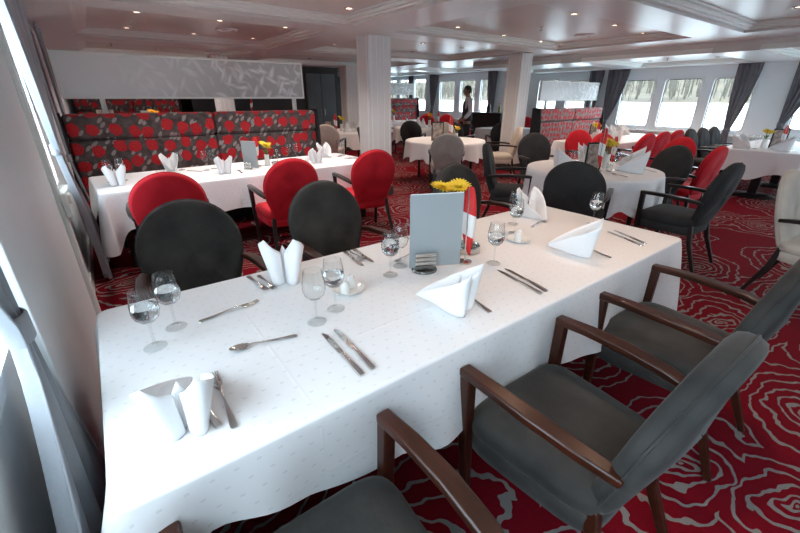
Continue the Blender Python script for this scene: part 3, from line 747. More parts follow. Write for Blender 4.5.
table_at(make_rect_table(2.6, .9), (1.1, 10.95, 0), 0, 'distant table beyond the left banquette, below the partition gap')
dress(cloth_rect(2.62, .92, lambda x, y, nx, ny: .3, 18, .1, .02), (1.1, 10.95, 0), 0, 'white cloth on the distant table beyond the left banquette')
table_at(make_rect_table(2.0, .9), (8.5, 11.35, 0), 0, 'table in front of the far banquette right of the first pillar')
dress(cloth_rect(2.02, .92, lambda x, y, nx, ny: .3, 19, .1, .02), (8.5, 11.35, 0), 0, 'white cloth on the table before the far banquette')

# ------------------------------------------------------------------ banquettes and partitions
def banquette(x0, x1, y, ztop, label, fab='floral', ysc=1.0, ends='black_fabric', seams=(.52,)):
    t = thing('banquette', label, 'banquette', ((x0 + x1) / 2, y, 0)); W = x1 - x0; hx = W / 2
    cuts = [-hx + .035] + [(-hx + W * s_) for s_ in seams] + [hx - .035]
    zb = ztop - .27
    MB().bb(-hx + .04, hx - .04, -.42, .12, .02, .30).build('base', 'black_fabric', t, bevel=.01)
    MB().bb(-hx + .04, hx - .04, .045, .14, .30, ztop - .03).build('frame', 'black_fabric', t, bevel=.01)
    for i in range(len(cuts) - 1):
        a, b_ = cuts[i] + .004, cuts[i + 1] - .004
        MB().bb(a, b_, -.43, -.03, .302, .455).build('seat_cushion', 'red_fabric', t, bevel=.04, seg=4)
        MB().bb(a, b_, -.035, .06, .44, zb - .004).build('back_cushion', fab, t, bevel=.03, seg=4)
        MB().bb(a, b_, -.065, .06, zb, ztop).build('head_roll', fab, t, bevel=.045, seg=5)
    for sx in (-1, 1):
        m_ = MB(); x = sx * (hx - .017)
        sec = [(-.44, .02), (.14, .02), (.14, ztop + .01), (-.05, ztop + .01), (-.10, ztop - .25), (-.12, .75), (-.44, .56)]
        m_.loft([[(x - .017, p[0], p[1]) for p in sec], [(x + .017, p[0], p[1]) for p in sec]]); m_.build('end_panel', ends, t, bevel=.006, smooth=False)
    return t
banquette(-.29, 2.70, 5.72, 1.325, 'red and black floral banquette along the left side behind the second table')
banquette(7.72, 10.35, 5.45, 1.275, 'red floral banquette on the right behind the round table, black upholstered end', 'floral_small')
banquette(-.25, 1.95, 12.1, 1.47, 'far floral banquette seen in the gap under the left partition')
banquette(7.35, 10.0, 12.35, 1.46, 'far floral banquette to the right of the first pillar')
def partition(x0, x1, y, z0, z1, label, posts, fr=.03):
    t = thing('partition', label, 'partition', ((x0 + x1) / 2, y, 0)); hx = (x1 - x0) / 2; xm = (x0 + x1) / 2
    m_ = MB(); m_.bb(-hx, hx, -.02, .02, z1 - fr, z1); m_.bb(-hx, hx, -.02, .02, z0, z0 + fr); m_.bb(-hx, -hx + fr, -.02, .02, z0 + fr, z1 - fr); m_.bb(hx - fr, hx, -.02, .02, z0 + fr, z1 - fr)
    m_.build('frame', 'trim', t, smooth=False)
    MB().bb(-hx + fr, hx - fr, -.008, .008, z0 + fr, z1 - fr).build('panel', 'leafpanel', t, smooth=False)
    for px_ in posts: MB().bb(px_ - xm - .025, px_ - xm + .025, -.02, .02, 0, z0).build('post', 'trim', t, smooth=False)
    return t
partition(-.19, 2.62, 5.92, 1.475, 1.945, 'wide pale leaf pattern partition panel above the left banquette', (.16, 2.46), .022)
partition(8.05, 10.42, 5.68, 1.43, 1.83, 'pale frosted partition panel above the right banquette', (8.3, 10.2), .015)
partition(7.35, 9.95, 12.55, 1.58, 1.95, 'far small pale partition panel right of the first pillar', (7.6, 9.7), .015)

# sideboard with bottles near the waiter
t = thing('sideboard', 'dark sideboard against the pier behind the red chairs, right of the waiter', 'sideboard', (10.0, 8.75, 0), R(0))
MB().bb(-.3, .35, -.65, .75, 0, 1.02).build('body', 'blackwood', t, bevel=.008); MB().bb(-.34, .38, -.70, .80, 1.02, 1.07).build('worktop', 'blackwood', t, bevel=.008)
for k in range(2):
    dd = MB().bb(-.315, -.301, -.62 + .69 * k, .03 + .69 * k, .06, .98).build('door', 'blackwood', t, bevel=.004)
    MB().tube([(-.325, -.02 + .14 * k, .5), (-.325, -.02 + .14 * k, .62)], .007).build('handle', 'chrome', dd)
def bottle(x, y, z, mat, label, h=.26):
    b_ = thing('bottle', label, 'bottle', (x, y, z)); MB().lathe([(.001, 0), (.036, 0), (.038, .02), (.038, h * .6), (.015, h * .78), (.013, h * .95), (.001, h * .95)], n=16).build('body', mat, b_)
    MB().lathe([(.016, h * .9), (.016, h), (.001, h)], n=12).build('cap', 'blackwood', b_)
bottle(10.0, 8.42, 1.07, 'bottle_green', 'yellow-green bottle on the dark sideboard')
t = thing('coffee_pot', 'small black pot on the dark sideboard beside the bottle', 'pot', (9.95, 8.8, 1.07))
MB().lathe([(.001, 0), (.07, 0), (.075, .1), (.05, .2), (.055, .23), (.001, .235)], n=20).build('body', 'blackwood', t)
MB().tube([(.06, 0, .19), (.13, 0, .17), (.13, 0, .06), (.07, 0, .04)], .009).build('handle', 'blackwood', t)
t = thing('bar_counter', 'dark counter in the gap under the partition, beyond the far banquette', 'counter', (3.4, 11.95, 0))
MB().bb(-1.1, 1.1, -.3, .35, 0, 1.05).build('body', 'dark_wall', t, bevel=.006); MB().bb(-1.15, 1.15, -.34, .38, 1.05, 1.10).build('worktop', 'blackwood', t, bevel=.006)

# ------------------------------------------------------------------ tableware makers
def make_napkin():
    m_ = MB()
    P_ = [(0, .030), (.020, .002), (.046, -.010), (.070, .002), (.074, .045), (.056, .105), (.030, .165), (.004, .215)]
    T_ = [.125, .152, .188, .172, .142, .106, .066, .022]; B_ = [0, 0, 0, 0, 0, .0, .001, .004]
    def samp(A, s_):
        f = s_ * (len(A) - 1); i = min(int(f), len(A) - 2); t_ = f - i
        def g(i): return A[min(max(i, 0), len(A) - 1)]
        def cr(p0, p1, p2, p3): return .5 * ((2 * p1) + (-p0 + p2) * t_ + (2 * p0 - 5 * p1 + 4 * p2 - p3) * t_ ** 2 + (-p0 + 3 * p1 - 3 * p2 + p3) * t_ ** 3)
        if isinstance(A[0], tuple): return tuple(cr(g(i - 1)[k], g(i)[k], g(i + 1)[k], g(i + 2)[k]) for k in (0, 1))
        return lerp(g(i), g(i + 1), t_)
    for sx in (-1, 1):
        def fn(u, v, sx=sx):
            p = samp(P_, u); zt, zb = samp(T_, u), max(0, samp(B_, u))
            k = lerp(.60, 1.10, v)
            roll = -.012 * max(0, v - .8) / .2 * math.sin(PI * u)
            return (sx * (p[0] + .004) * k + (.003 * sx), (p[1] - .04) * k + .04 - roll * .3, lerp(zb, zt, v) + .002)
        m_.grid(fn, 28, 10)
    def fn2(u, v):
        a = (u - .5) * 2; return (a * .045 * (1 - .5 * v), .05 + .02 * a * a, .002 + v * (.150 - .05 * abs(a)))
    m_.grid(fn2, 8, 6)
    o = m_.build('folded_napkin', 'napkin', solid=.003, angle=180); return tag(o, '', 'napkin')
def make_peak_napkin():     # tall pointed cone napkin
    m_ = MB()
    def fn(u, v):
        a = lerp(-1.15 * PI, 1.0 * PI, u); r = .062 * (1 - .93 * v ** .9) + .006 * math.sin(a * .5)
        return (r * math.cos(a) * 1.25, r * math.sin(a) * .8, .002 + v * .17)
    m_.grid(fn, 30, 8)
    o = m_.build('folded_napkin', 'napkin', solid=.003, angle=180); return tag(o, '', 'napkin')
def glass_maker(water, far=False):
    def mk():
        t = thing('wine_glass', '', 'glass')
        n = 18 if far else 32
        MB().lathe([(.0345, .001), (.034, .003), (.018, .0062), (.006, .010)], n=n).lathe([(.0345, .001), (.001, .001)], n=n).build('foot', 'glass', t)
        MB().lathe([(.006, .010), (.0042, .018), (.0036, .05), (.0042, .082), (.008, .092)], n=max(12, n // 2)).build('stem', 'glass', t)
        MB().lathe([(.008, .092), (.022, .100), (.034, .113), (.0405, .135), (.0395, .160), (.0355, .185), (.0315, .208), (.0306, .208), (.0345, .185), (.0385, .160), (.0395, .135), (.033, .1145), (.021, .102), (.001, .097)], n=n).build('bowl', 'glass', t)
        if water:
            z = water; rr_ = lerp(.0392, .0385, (z - .135) / .025)
            MB().lathe([(.001, .0985), (.0205, .1035), (.0325, .1155), (.0390, .135), (rr_, z), (.001, z)], n=n).build('water', 'water', t)
        return t
    return mk
PROTOG = {'water': glass_maker(.152), 'full': glass_maker(.163), 'empty': glass_maker(0), 'far': glass_maker(0, True)}
def make_far_glass():
    m_ = MB(); m_.lathe([(.001, .001), (.0345, .001), (.018, .0062), (.0045, .014), (.004, .08), (.022, .100), (.0385, .130), (.038, .160), (.031, .208)], n=14)
    o = m_.build('wine_glass', 'glass'); return tag(o, '', 'glass')
def make_tumbler():
    t = thing('water_tumbler', '', 'glass')
    MB().lathe([(.001, .004), (.026, .004), (.033, .09), (.0345, .09), (.028, .0), (.001, .0)], n=20).build('body', 'glass', t); return t
def flatbar(m_, pts): 
    rings = []
    for (y, w_, z, h) in pts: rings.append([(-w_ / 2, y, z), (0, y, z - .0003), (w_ / 2, y, z), (w_ / 2 * .8, y, z + h), (0, y, z + h * 1.25), (-w_ / 2 * .8, y, z + h)])
    m_.loft(rings)
def make_fork():      # tines towards +y
    t = thing('table_fork', '', 'fork')
    m_ = MB(); flatbar(m_, [(-.10, .012, .002, .002), (-.095, .020, .002, .0025), (-.06, .015, .003, .0025), (-.02, .008, .006, .003), (.02, .006, .010, .003), (.038, .010, .008, .0025)]); m_.build('handle', 'chrome', t)
    m_ = MB(); flatbar(m_, [(.036, .010, .008, .002), (.046, .024, .005, .0018), (.062, .026, .003, .0018)])
    for k in range(4):
        x = -.0098 + .0065 * k; m_.bar([(x, .060, .004), (x, .082, .0035), (x * .95, .100, .008)], [.0042, .0038, .002], .0018)
    m_.build('tines', 'chrome', t); return t
def make_knife():
    t = thing('table_knife', '', 'knife')
    m_ = MB(); flatbar(m_, [(-.11, .014, .001, .005), (-.10, .020, .001, .006), (-.05, .016, .001, .007), (.0, .012, .001, .006)]); m_.build('handle', 'chrome', t)
    m_ = MB(); m_.loft([[(-w_ / 2 + o, y, z0) for z0 in (.0015, .0035)] + [(w_ / 2 + o, y, z0) for z0 in (.0032, .002)] for y, w_, o in ((0, .010, 0), (.01, .018, 0), (.07, .020, 0), (.10, .016, -.001), (.115, .006, -.005))]); m_.build('blade', 'chrome', t); return t
def make_spoon():
    t = thing('table_spoon', '', 'spoon')
    m_ = MB(); flatbar(m_, [(-.10, .012, .002, .002), (-.095, .019, .002, .0025), (-.06, .014, .003, .0025), (-.02, .007, .006, .003), (.03, .006, .010, .003), (.045, .008, .008, .0025)]); m_.build('handle', 'chrome', t)
    m_ = MB()
    def fn(u, v):
        a = 2 * PI * u; r = v; x = .0185 * r * math.sin(a) * (1 - .12 * math.cos(a)); y = .072 + .030 * r * math.cos(a)
        return (x, y, .0025 + .0075 * r * r)
    m_.grid(fn, 24, 6, closeu=True); m_.build('bowl', 'chrome', t, solid=.0014); return t
def make_saucer():
    t = thing('saucer', '', 'saucer')
    MB().lathe([(.001, .004), (.035, .004), (.05, .008), (.068, .016), (.070, .017), (.069, .0145), (.05, .004), (.036, .0), (.001, .0)], n=36).build('plate', 'porcelain', t); return t
def make_shaker():
    t = thing('salt_shaker', '', 'shaker')
    MB().lathe([(.001, 0), (.019, 0), (.0205, .004), (.019, .035), (.017, .046), (.012, .052)], n=20).build('body', 'porcelain', t)
    MB().lathe([(.012, .052), (.010, .055), (.001, .056)], n=16).build('cap', 'porcelain', t); return t
def make_cruet():
    t = thing('cruet_set', '', 'cruet set')
    MB().lathe([(.001, 0), (.068, 0), (.072, .006), (.072, .03), (.070, .034), (.067, .03), (.066, .008), (.001, .006)], n=36).build('tray', 'chrome', t)
    hd = MB(); hd.tube([(0, 0, .006), (0, 0, .15)], .003); hd.tube([(.014 * math.cos(2 * PI * k / 16), 0, .163 + .014 * math.sin(2 * PI * k / 16)) for k in range(17)], .0025); hd.build('handle', 'chrome', t)
    for sx in (-1, 1):
        c_ = (sx * .033, 0, .008)
        b_ = MB().lathe([(.001, 0), (.024, 0), (.025, .05), (.014, .075), (.012, .09), (.015, .094)], c_, 18).build('bottle', 'glass', t)
        MB().lathe([(.013, .090), (.013, .105), (.006, .115), (.001, .118)], c_, 16).build('stopper', 'chrome', b_)
    return t
def make_holder():
    t = thing('card_holder', '', 'card holder')
    MB().lathe([(.001, 0), (.046, 0), (.047, .003), (.044, .008), (.01, .011), (.001, .011)], n=36).build('foot', 'dark_chrome', t)
    m_ = MB()
    for z in (.030, .046, .062): m_.tube([(-.038, -.012, z), (.038, -.012, z)], .0085, 12)
    m_.bb(-.038, .038, -.0035, -.001, .008, .066); m_.bb(-.038, .038, .010, .0125, .008, .05); m_.bb(-.038, .038, -.002, .012, .0085, .0115)
    m_.build('clip', 'chrome', t, bevel=.001); return t
def make_card():
    t = thing('menu_card', '', 'menu card')
    MB().bb(-.108, .108, -.0012, .0006, 0, .30).build('cover', 'card', t, smooth=False)
    m_ = MB(); m_.bb(-.106, .106, .0008, .0024, .0, .303); o = m_.build('inner_leaf', 'paper', t, smooth=False)
    MB().bb(-.108, .108, .0028, .0042, 0, .30).build('back_cover', 'card', t, smooth=False); return t
def make_picture_card():
    t = thing('framed_menu', '', 'menu card')
    MB().bb(-.075, .075, -.004, .004, 0, .22).build('frame', 'blackwood', t, bevel=.002)
    MB().bb(-.062, .062, -.0055, -.0042, .014, .206).build('picture', 'photo_dark', t, smooth=False); return t
def make_flag():
    t = thing('table_flag', '', 'flag')
    MB().lathe([(.001, 0), (.028, 0), (.028, .006), (.008, .012), (.001, .012)], n=24).build('foot', 'chrome', t)
    MB().tube([(0, 0, .011), (0, 0, .30)], .0022, 8).build('stick', 'chrome', t)
    m_ = MB(); nu, nv = 10, 21
    def fn(u, v):   # hangs in a limp point from the top of the stick
        w_ = .006 + .052 * math.sin(PI * min(1, .08 + .92 * v ** .85)) ** .9
        x = -.012 * math.sin(PI * v) + .020 * v + (u - .3) * w_
        return (x, .004 + .009 * math.sin(u * 5 + v * 2), .298 - .27 * v - .03 * u * math.sin(PI * v))
    m_.grid(fn, nu, nv)
    for i in range(len(m_.f)): m_.mi[i] = 1 if 7 <= i // nu < 14 else 0
    m_.build('cloth', ['flag_red', 'flag_white'], t, solid=.0008, angle=180); return t
def blossom(m_, c_, r, tilt, az, n=20, mi=0):
    Rm = Matrix.Rotation(az, 3, 'Z') @ Matrix.Rotation(tilt, 3, 'X')
    for lay, (el, rl, cnt) in enumerate(((.10, 1, n), (.30, .88, n), (.7, .5, n - 4), (1.2, .3, n - 8))):
        for k in range(max(cnt, 7)):
            a = 2 * PI * (k + lay * .37) / max(cnt, 7); l = r * rl * random.uniform(.88, 1.08); w_ = r * .085
            pts = []
            for s_, ww in ((.08, .5), (.5, 1), (.88, .9), (1, .35)):
                rad = l * s_ * math.cos(el * (1 - .3 * s_)); z = l * s_ * math.sin(el) * .8
                for sg in (-1, 1): pts.append(Vector((rad * math.cos(a) - sg * w_ * ww * math.sin(a), rad * math.sin(a) + sg * w_ * ww * math.cos(a), z)))
            b = len(m_.v); m_.v += [Vector(c_) + Rm @ p for p in pts]
            for q in range(3): m_.face((b + 2 * q, b + 2 * q + 1, b + 2 * q + 3, b + 2 * q + 2), mi)
def flower_maker(col, heads, vaseh=.12, r=.055):
    def mk():
        t = thing('flower_vase', '', 'flowers')
        MB().lathe([(.001, 0), (.028, 0), (.032, .02), (.026, vaseh * .8), (.030, vaseh), (.027, vaseh), (.023, vaseh * .8), (.001, .01)], n=20).build('vase', 'porcelain', t)
        for (x, y, z, ti, az) in heads:
            s_ = MB().tube([(0, 0, .02), (x * .4, y * .4, vaseh + .02), (x, y, z)], .0028, 6).build('stem', 'green', t)
            m_ = MB(); blossom(m_, (x, y, z), r, ti, az); m_.build('blossom', col, t, angle=180)
        m_ = MB()
        for k in range(5):
            a = k * 1.3; l = .06
            m_.v += [Vector((.01 * math.cos(a), .01 * math.sin(a), vaseh)), Vector((l * .5 * math.cos(a - .3), l * .5 * math.sin(a - .3), vaseh + .04)), Vector((l * math.cos(a), l * math.sin(a), vaseh + .05)), Vector((l * .5 * math.cos(a + .3), l * .5 * math.sin(a + .3), vaseh + .04))]
            b = len(m_.v) - 4; m_.face((b, b + 1, b + 2, b + 3))
        m_.build('leaves', 'green', t, solid=.0008); return t
    return mk
FL = {'pair': flower_maker('yellow', [(-.045, .0, .325, .25, .3), (.055, -.01, .318, .35, -.6)], .12, .062),
      'yellow': flower_maker('yellow', [(-.02, 0, .25, .5, .4), (.03, .02, .23, .5, -1.2), (.0, -.03, .22, .6, 2.2)], .13, .055),
      'orange': flower_maker('orange', [(-.02, 0, .25, .5, .4), (.03, .02, .23, .5, -1.2), (.0, -.03, .22, .6, 2.2)], .13, .055)}
def put(kind, x, y, deg, label, group=None, z=TT, scale=None):
    mk = {'napkin': make_napkin, 'peak': make_peak_napkin, 'fork': make_fork, 'knife': make_knife, 'spoon': make_spoon, 'saucer': make_saucer, 'shaker': make_shaker, 'cruet': make_cruet,
          'holder': make_holder, 'card': make_card, 'picture': make_picture_card, 'flag': make_flag, 'tumbler': make_tumbler, 'farglass': make_far_glass}
    mk.update(PROTOG); mk.update({'fl_' + a: b for a, b in FL.items()})
    return place(kind, mk[kind], (x, y, z + .0008), R(deg), label, group, scale)
def lay(kind, tip, hand, label, group=None, z=TT):   # cutlery from handle end to tip
    dx, dy = tip[0] - hand[0], tip[1] - hand[1]; l = math.hypot(dx, dy); full = {'fork': .20, 'knife': .225, 'spoon': .202}[kind]
    off = {'fork': 0, 'knife': .0025, 'spoon': .001}[kind]
    ux, uy = dx / l, dy / l; mx, my = (tip[0] + hand[0]) / 2 - ux * off, (tip[1] + hand[1]) / 2 - uy * off
    return put(kind, mx, my, math.degrees(math.atan2(-ux, uy)), label, group, z, (1, max(.85, min(1.25, l / full)), 1))

# ------------------------------------------------------------------ on the front table
G_N, G_W, G_K = 'napkins on the foreground table', 'glasses on the foreground table', 'cutlery on the foreground table'
put('napkin', .0, .845, -18, 'folded napkin nearest the camera at the window end of the front table', G_N, scale=(.9, .95, .95))
put('napkin', .975, .865, 22, 'middle napkin on the near edge of the front table, right of two knives', G_N)
put('napkin', 1.905, .90, 26, 'folded napkin at the right end of the near edge of the front table', G_N)
put('napkin', .50, 1.50, -30, 'tall folded napkin in front of the leftmost far side charcoal chair', G_N, scale=(1, 1, 1.15))
put('napkin', 2.27, 1.60, 160, 'folded napkin on the far right edge of the front table by two glasses', G_N)
for kind, x, y, lab in (('water', -.005, 1.325, 'water filled wine glass nearest the camera at the left end of the front table'),
        ('water', .07, 1.42, 'taller looking wine glass behind the nearest water glass at the left end'),
        ('empty', .485, 1.155, 'empty wine glass above the two dinner knives on the front table'),
        ('water', .585, 1.20, 'half full wine glass in front of the white salt and pepper saucer'),
        ('full', .935, 1.33, 'water filled wine glass left of the grey menu card, nearer of a pair'),
        ('empty', 1.03, 1.385, 'empty wine glass left of the grey menu card, farther of a pair'),
        ('water', 1.42, 1.14, 'wine glass just right of the small red and white flag on the front table'),
        ('water', 1.88, 1.38, 'water filled glass just left of the far right napkin on the front table'),
        ('empty', 2.02, 1.50, 'empty wine glass half hidden by the far right napkin on the front table'),
        ('water', 2.42, 1.19, 'lone wine glass at the right end of the front table before the black chair')):
    put(kind, x, y, 0, lab, G_W)
lay('fork', (.115, 1.09), (.105, .80), 'long fork beside the nearest folded napkin', G_K)
lay('knife', (.05, 1.04), (.075, .845), 'knife half tucked under the nearest folded napkin', G_K)
lay('knife', (.470, 1.07), (.460, .80), 'left of the two parallel dinner knives in the middle of the front table', G_K)
lay('knife', (.515, 1.07), (.502, .805), 'right of the two parallel dinner knives in the middle of the front table', G_K)
lay('spoon', (.18, 1.155), (.39, 1.115), 'dessert spoon lying crosswise left of the two dinner knives', G_K)
lay('fork', (.365, 1.435), (.14, 1.405), 'dessert fork lying crosswise right of the two left glasses', G_K)
lay('fork', (.425, 1.505), (.405, 1.70), 'left one of two forks lying left of the tall far side napkin', G_K)
lay('fork', (.455, 1.495), (.445, 1.68), 'right one of two forks, touching the tall far side napkin', G_K)
lay('knife', (.885, 1.49), (.905, 1.705), 'left knife of the trio before the second charcoal far side chair', G_K)
lay('spoon', (.925, 1.55), (.93, 1.71), 'middle piece, a spoon, of the trio before the second charcoal far side chair', G_K)
lay('knife', (.950, 1.50), (.965, 1.71), 'right knife of the trio before the second charcoal far side chair', G_K)
lay('spoon', (1.22, 1.475), (1.04, 1.445), 'dark looking spoon running behind the grey menu card', G_K)
lay('fork', (1.34, 1.52), (1.30, 1.70), 'fork at the far table edge just left of the grey menu card', G_K)
lay('knife', (1.375, 1.07), (1.325, .80), 'left of two knives between the middle and right near side napkins', G_K)
lay('knife', (1.415, 1.06), (1.365, .80), 'right of two knives between the middle and right near side napkins', G_K)
lay('fork', (1.085, 1.08), (1.04, .815), 'fork tucked behind the middle near side napkin, handle showing', G_K)
lay('spoon', (1.13, 1.13), (1.27, 1.10), 'spoon just behind the middle near side napkin', G_K)
lay('spoon', (2.27, 1.43), (2.06, 1.39), 'spoon lying before the far right napkin of the front table', G_K)
lay('fork', (2.24, 1.13), (2.05, 1.165), 'dessert fork above the right near side napkin', G_K)
lay('knife', (2.365, 1.06), (2.265, .815), 'left of the pair of knives at the right end of the front table', G_K)
lay('knife', (2.415, 1.045), (2.315, .82), 'right of the pair of knives at the right end of the front table', G_K)
lay('fork', (1.99, 1.08), (1.955, .83), 'fork mostly hidden behind the right near side napkin', G_K)
put('saucer', .70, 1.305, 0, 'white saucer holding two shakers, left of the menu card')
put('shaker', .675, 1.285, 0, 'nearer white shaker on the saucer left of the menu card', z=TT + .004)
put('shaker', .725, 1.325, 0, 'farther white shaker on the saucer left of the menu card', z=TT + .004)
put('saucer', 1.79, 1.28, 0, 'white saucer right of the small flag on the front table')
put('shaker', 1.77, 1.265, 0, 'nearer white shaker on the saucer right of the flag', z=TT + .004)
put('shaker', 1.815, 1.30, 0, 'farther white shaker on the saucer right of the flag', z=TT + .004)
put('cruet', 1.44, 1.345, 35, 'round chrome cruet set standing behind the small flag on the front table')
put('holder', 1.098, 1.284, -24, 'chrome clip holder with round foot gripping the big grey menu card', scale=1.3)
put('card', 1.150, 1.267, -24, 'large plain grey menu card standing in the middle of the front table', z=TT + .0122, scale=1.15)
put('flag', 1.315, 1.235, -18, 'small red white red flag beside the grey card on the front table', scale=1.25)
put('fl_pair', 1.345, 1.40, 0, 'two yellow blossoms peeking over the large grey menu card', scale=1.06)

# ------------------------------------------------------------------ on the left table
LN = 'napkins on the left table'
put('napkin', .06, 4.36, 0, 'folded napkin at the window end of the left table', LN)
put('napkin', 1.01, 4.42, 0, 'folded napkin between the two left red chairs on the left table', LN)
put('napkin', 2.10, 4.50, 0, 'folded napkin left of the third red chair on the left table', LN)
put('napkin', .58, 5.02, 180, 'folded napkin at the banquette side of the left table, beside a lone glass', LN)
put('napkin', 2.42, 5.02, 180, 'folded napkin at the banquette side of the left table, near the pillar', LN)
LG = 'glasses on the left table'
for x, y, lab in ((.02, 4.62, 'glass behind the window end napkin of the left table, left of two'), (.12, 4.66, 'glass behind the window end napkin of the left table, right of two'),
        (.68, 4.98, 'lone glass right of the back napkin on the left table'), (.90, 4.80, 'left of two glasses left of the grey card on the left table'), (.99, 4.86, 'right of two glasses left of the grey card on the left table'),
        (1.92, 4.96, 'left of two glasses right of the cruet set on the left table'), (2.03, 5.00, 'right of two glasses right of the cruet set on the left table'),
        (2.62, 4.92, 'left of two glasses at the pillar end of the left table'), (2.70, 4.97, 'right of two glasses at the pillar end of the left table')):
    put('far' if x > .6 else 'water', x, y, 0, lab, LG)
put('shaker', .42, 4.70, 0, 'left white shaker between the back napkin and first red chair'); put('shaker', .49, 4.72, 0, 'right white shaker between the back napkin and first red chair')
put('shaker', 1.98, 4.72, 0, 'left white shaker behind the middle red chair on the left table'); put('shaker', 2.06, 4.74, 0, 'right white shaker behind the middle red chair on the left table')
put('cruet', 1.68, 4.72, 10, 'chrome cruet set right of the flowers on the left table')
put('holder', 1.30, 4.62, -20, 'chrome clip holder on the left table under the tilted card')
put('card', 1.33, 4.607, -60, 'grey menu card standing edge-on on the left table', z=TT + .0122, scale=.95)
put('flag', 1.45, 4.72, 170, 'small red and white flag between card and yellow flower on the left table', scale=1.1)
put('fl_yellow', 1.55, 4.70, 0, 'yellow blossoms in a white vase on the left table', scale=1.0)
LK = 'cutlery on the left table'
lay('fork', (.24, 4.52), (.22, 4.30), 'fork right of the window end napkin on the left table', LK)
lay('knife', (.32, 4.74), (.62, 4.76), 'knife lying crosswise by the shakers on the left table', LK)
lay('spoon', (1.56, 4.50), (1.44, 4.34), 'spoon in front of the vase on the left table', LK)
lay('fork', (1.18, 4.58), (1.16, 4.37), 'fork right of the napkin between the red chairs', LK)
lay('knife', (.84, 4.72), (.72, 4.88), 'knife in front of the lone glass on the left table', LK)
lay('knife', (2.60, 4.72), (2.72, 4.52), 'left knife at the pillar end of the left table', LK)
lay('fork', (2.66, 4.74), (2.78, 4.55), 'fork at the pillar end of the left table', LK)
# ------------------------------------------------------------------ right round table
RN = 'napkins on the right round table'
put('napkin', 4.02, 2.52, 235, 'pointed napkin at the left edge of the right round table', RN, scale=(1.15, 1.15, 1.3))
put('napkin', 4.60, 1.83, 24, 'white napkin at the near front edge of the right round table', RN, scale=(1.15, 1.15, 1.25))
put('napkin', 4.97, 2.03, 24, 'napkin right of the near front napkin on the right round table', RN, scale=(1.15, 1.15, 1.25))
put('napkin', 4.86, 2.72, 235, 'napkin at the far right of the right round table', RN, scale=(1.15, 1.15, 1.2))
put('picture', 4.40, 2.30, -28, 'dark framed menu at the middle of the right round table', scale=1.35)
put('flag', 4.36, 2.21, -10, 'striped flag in front of the dark framed menu on the right round table', scale=1.5)
put('fl_yellow', 4.62, 2.26, 0, 'yellow blossoms right of the framed menu on the right round table', scale=1.2)
put('fl_orange', 4.95, 2.45, 30, 'orange and yellow blossoms at the back of the right round table', scale=1.15)
put('flag', 4.90, 2.34, -30, 'red flag by the orange blossoms of the right round table', scale=1.1)
RG = 'glasses on the right round table'
for i, (x, y, lab) in enumerate(((4.20, 2.42, 'glass left of the framed menu, leftmost on the right round table'), (4.28, 2.50, 'second glass from the left on the right round table'), (4.36, 2.46, 'third glass from the left on the right round table, touching the framed menu'),
        (4.58, 2.12, 'glass below the yellow blossoms on the right round table'), (4.72, 2.08, 'glass right of the yellow blossoms above the near front napkin'), (4.80, 2.60, 'glass behind the orange blossoms on the right round table'))):
    put('far', x, y, 0, lab, RG)
put('tumbler', 4.45, 2.13, 0, 'low tumbler left of the near front napkin on the right round table'); put('cruet', 4.62, 2.44, 0, 'chrome cruet set behind the yellow blossoms on the right round table')
lay('fork', (4.86, 1.98), (4.80, 1.78), 'fork by the near front napkin of the right round table'); lay('spoon', (4.30, 2.02), (4.27, 1.84), 'spoon left of the near front napkin of the right round table')
# ------------------------------------------------------------------ window tables
WN = 'napkins on the right window tables'
for x, y, d_, lab in ((7.15, 3.72, 10, 'first napkin from the near end of the table by the red chair row'), (7.75, 3.62, 10, 'second napkin from the near end of the table by the red chair row'), (8.5, 4.25, 160, 'napkin at the far side of the table by the red chair row, under the window'),
        (9.1, 4.3, 170, 'rearmost napkin of the table by the red chair row'), (8.32, 2.05, 150, 'napkin at the left end of the pedestal table by the pier'), (8.35, 1.38, 20, 'napkin at the right end of the pedestal table by the pier')):
    put('napkin', x, y, d_, lab, WN, scale=(1.1, 1.1, 1.25))
put('picture', 7.55, 4.02, -50, 'framed menu on the table by the red chair row', scale=1.3); put('fl_yellow', 7.42, 3.95, 0, 'yellow blossoms on the table by the red chair row', scale=1.2); put('flag', 7.35, 3.86, -30, 'red flag on the table by the red chair row', scale=1.1)
put('picture', 8.72, 1.62, -60, 'framed menu on the pedestal table by the pier', scale=1.35); put('fl_yellow', 8.60, 1.76, 0, 'yellow blossoms on the pedestal table by the pier', scale=1.1); put('flag', 8.58, 1.55, -30, 'bright red flag on the pedestal table by the pier', scale=1.2)
for i, (x, y, lab) in enumerate(((8.28, 1.88, 'leftmost glass on the pedestal table by the pier'), (8.36, 1.80, 'second glass on the pedestal table by the pier'), (8.42, 1.90, 'third glass on the pedestal table, nearest the yellow blossoms'), (8.45, 1.48, 'glass between flag and right napkin on the pedestal table'), (8.6, 1.40, 'glass behind the right napkin on the pedestal table'))):
    put('farglass', x, y, 0, lab, 'glasses on the pedestal table')
for i, (x, y, lab) in enumerate(((7.3, 3.62, 'glass nearest us on the table by the red chair row'), (7.9, 3.9, 'glass behind the second napkin on the table by the red chair row'), (8.1, 4.05, 'glass in the middle of the table by the red chair row'), (8.7, 3.8, 'glass at the far end of the table by the red chair row'))):
    put('farglass', x, y, 0, lab, 'glasses on the table by the red chair row')
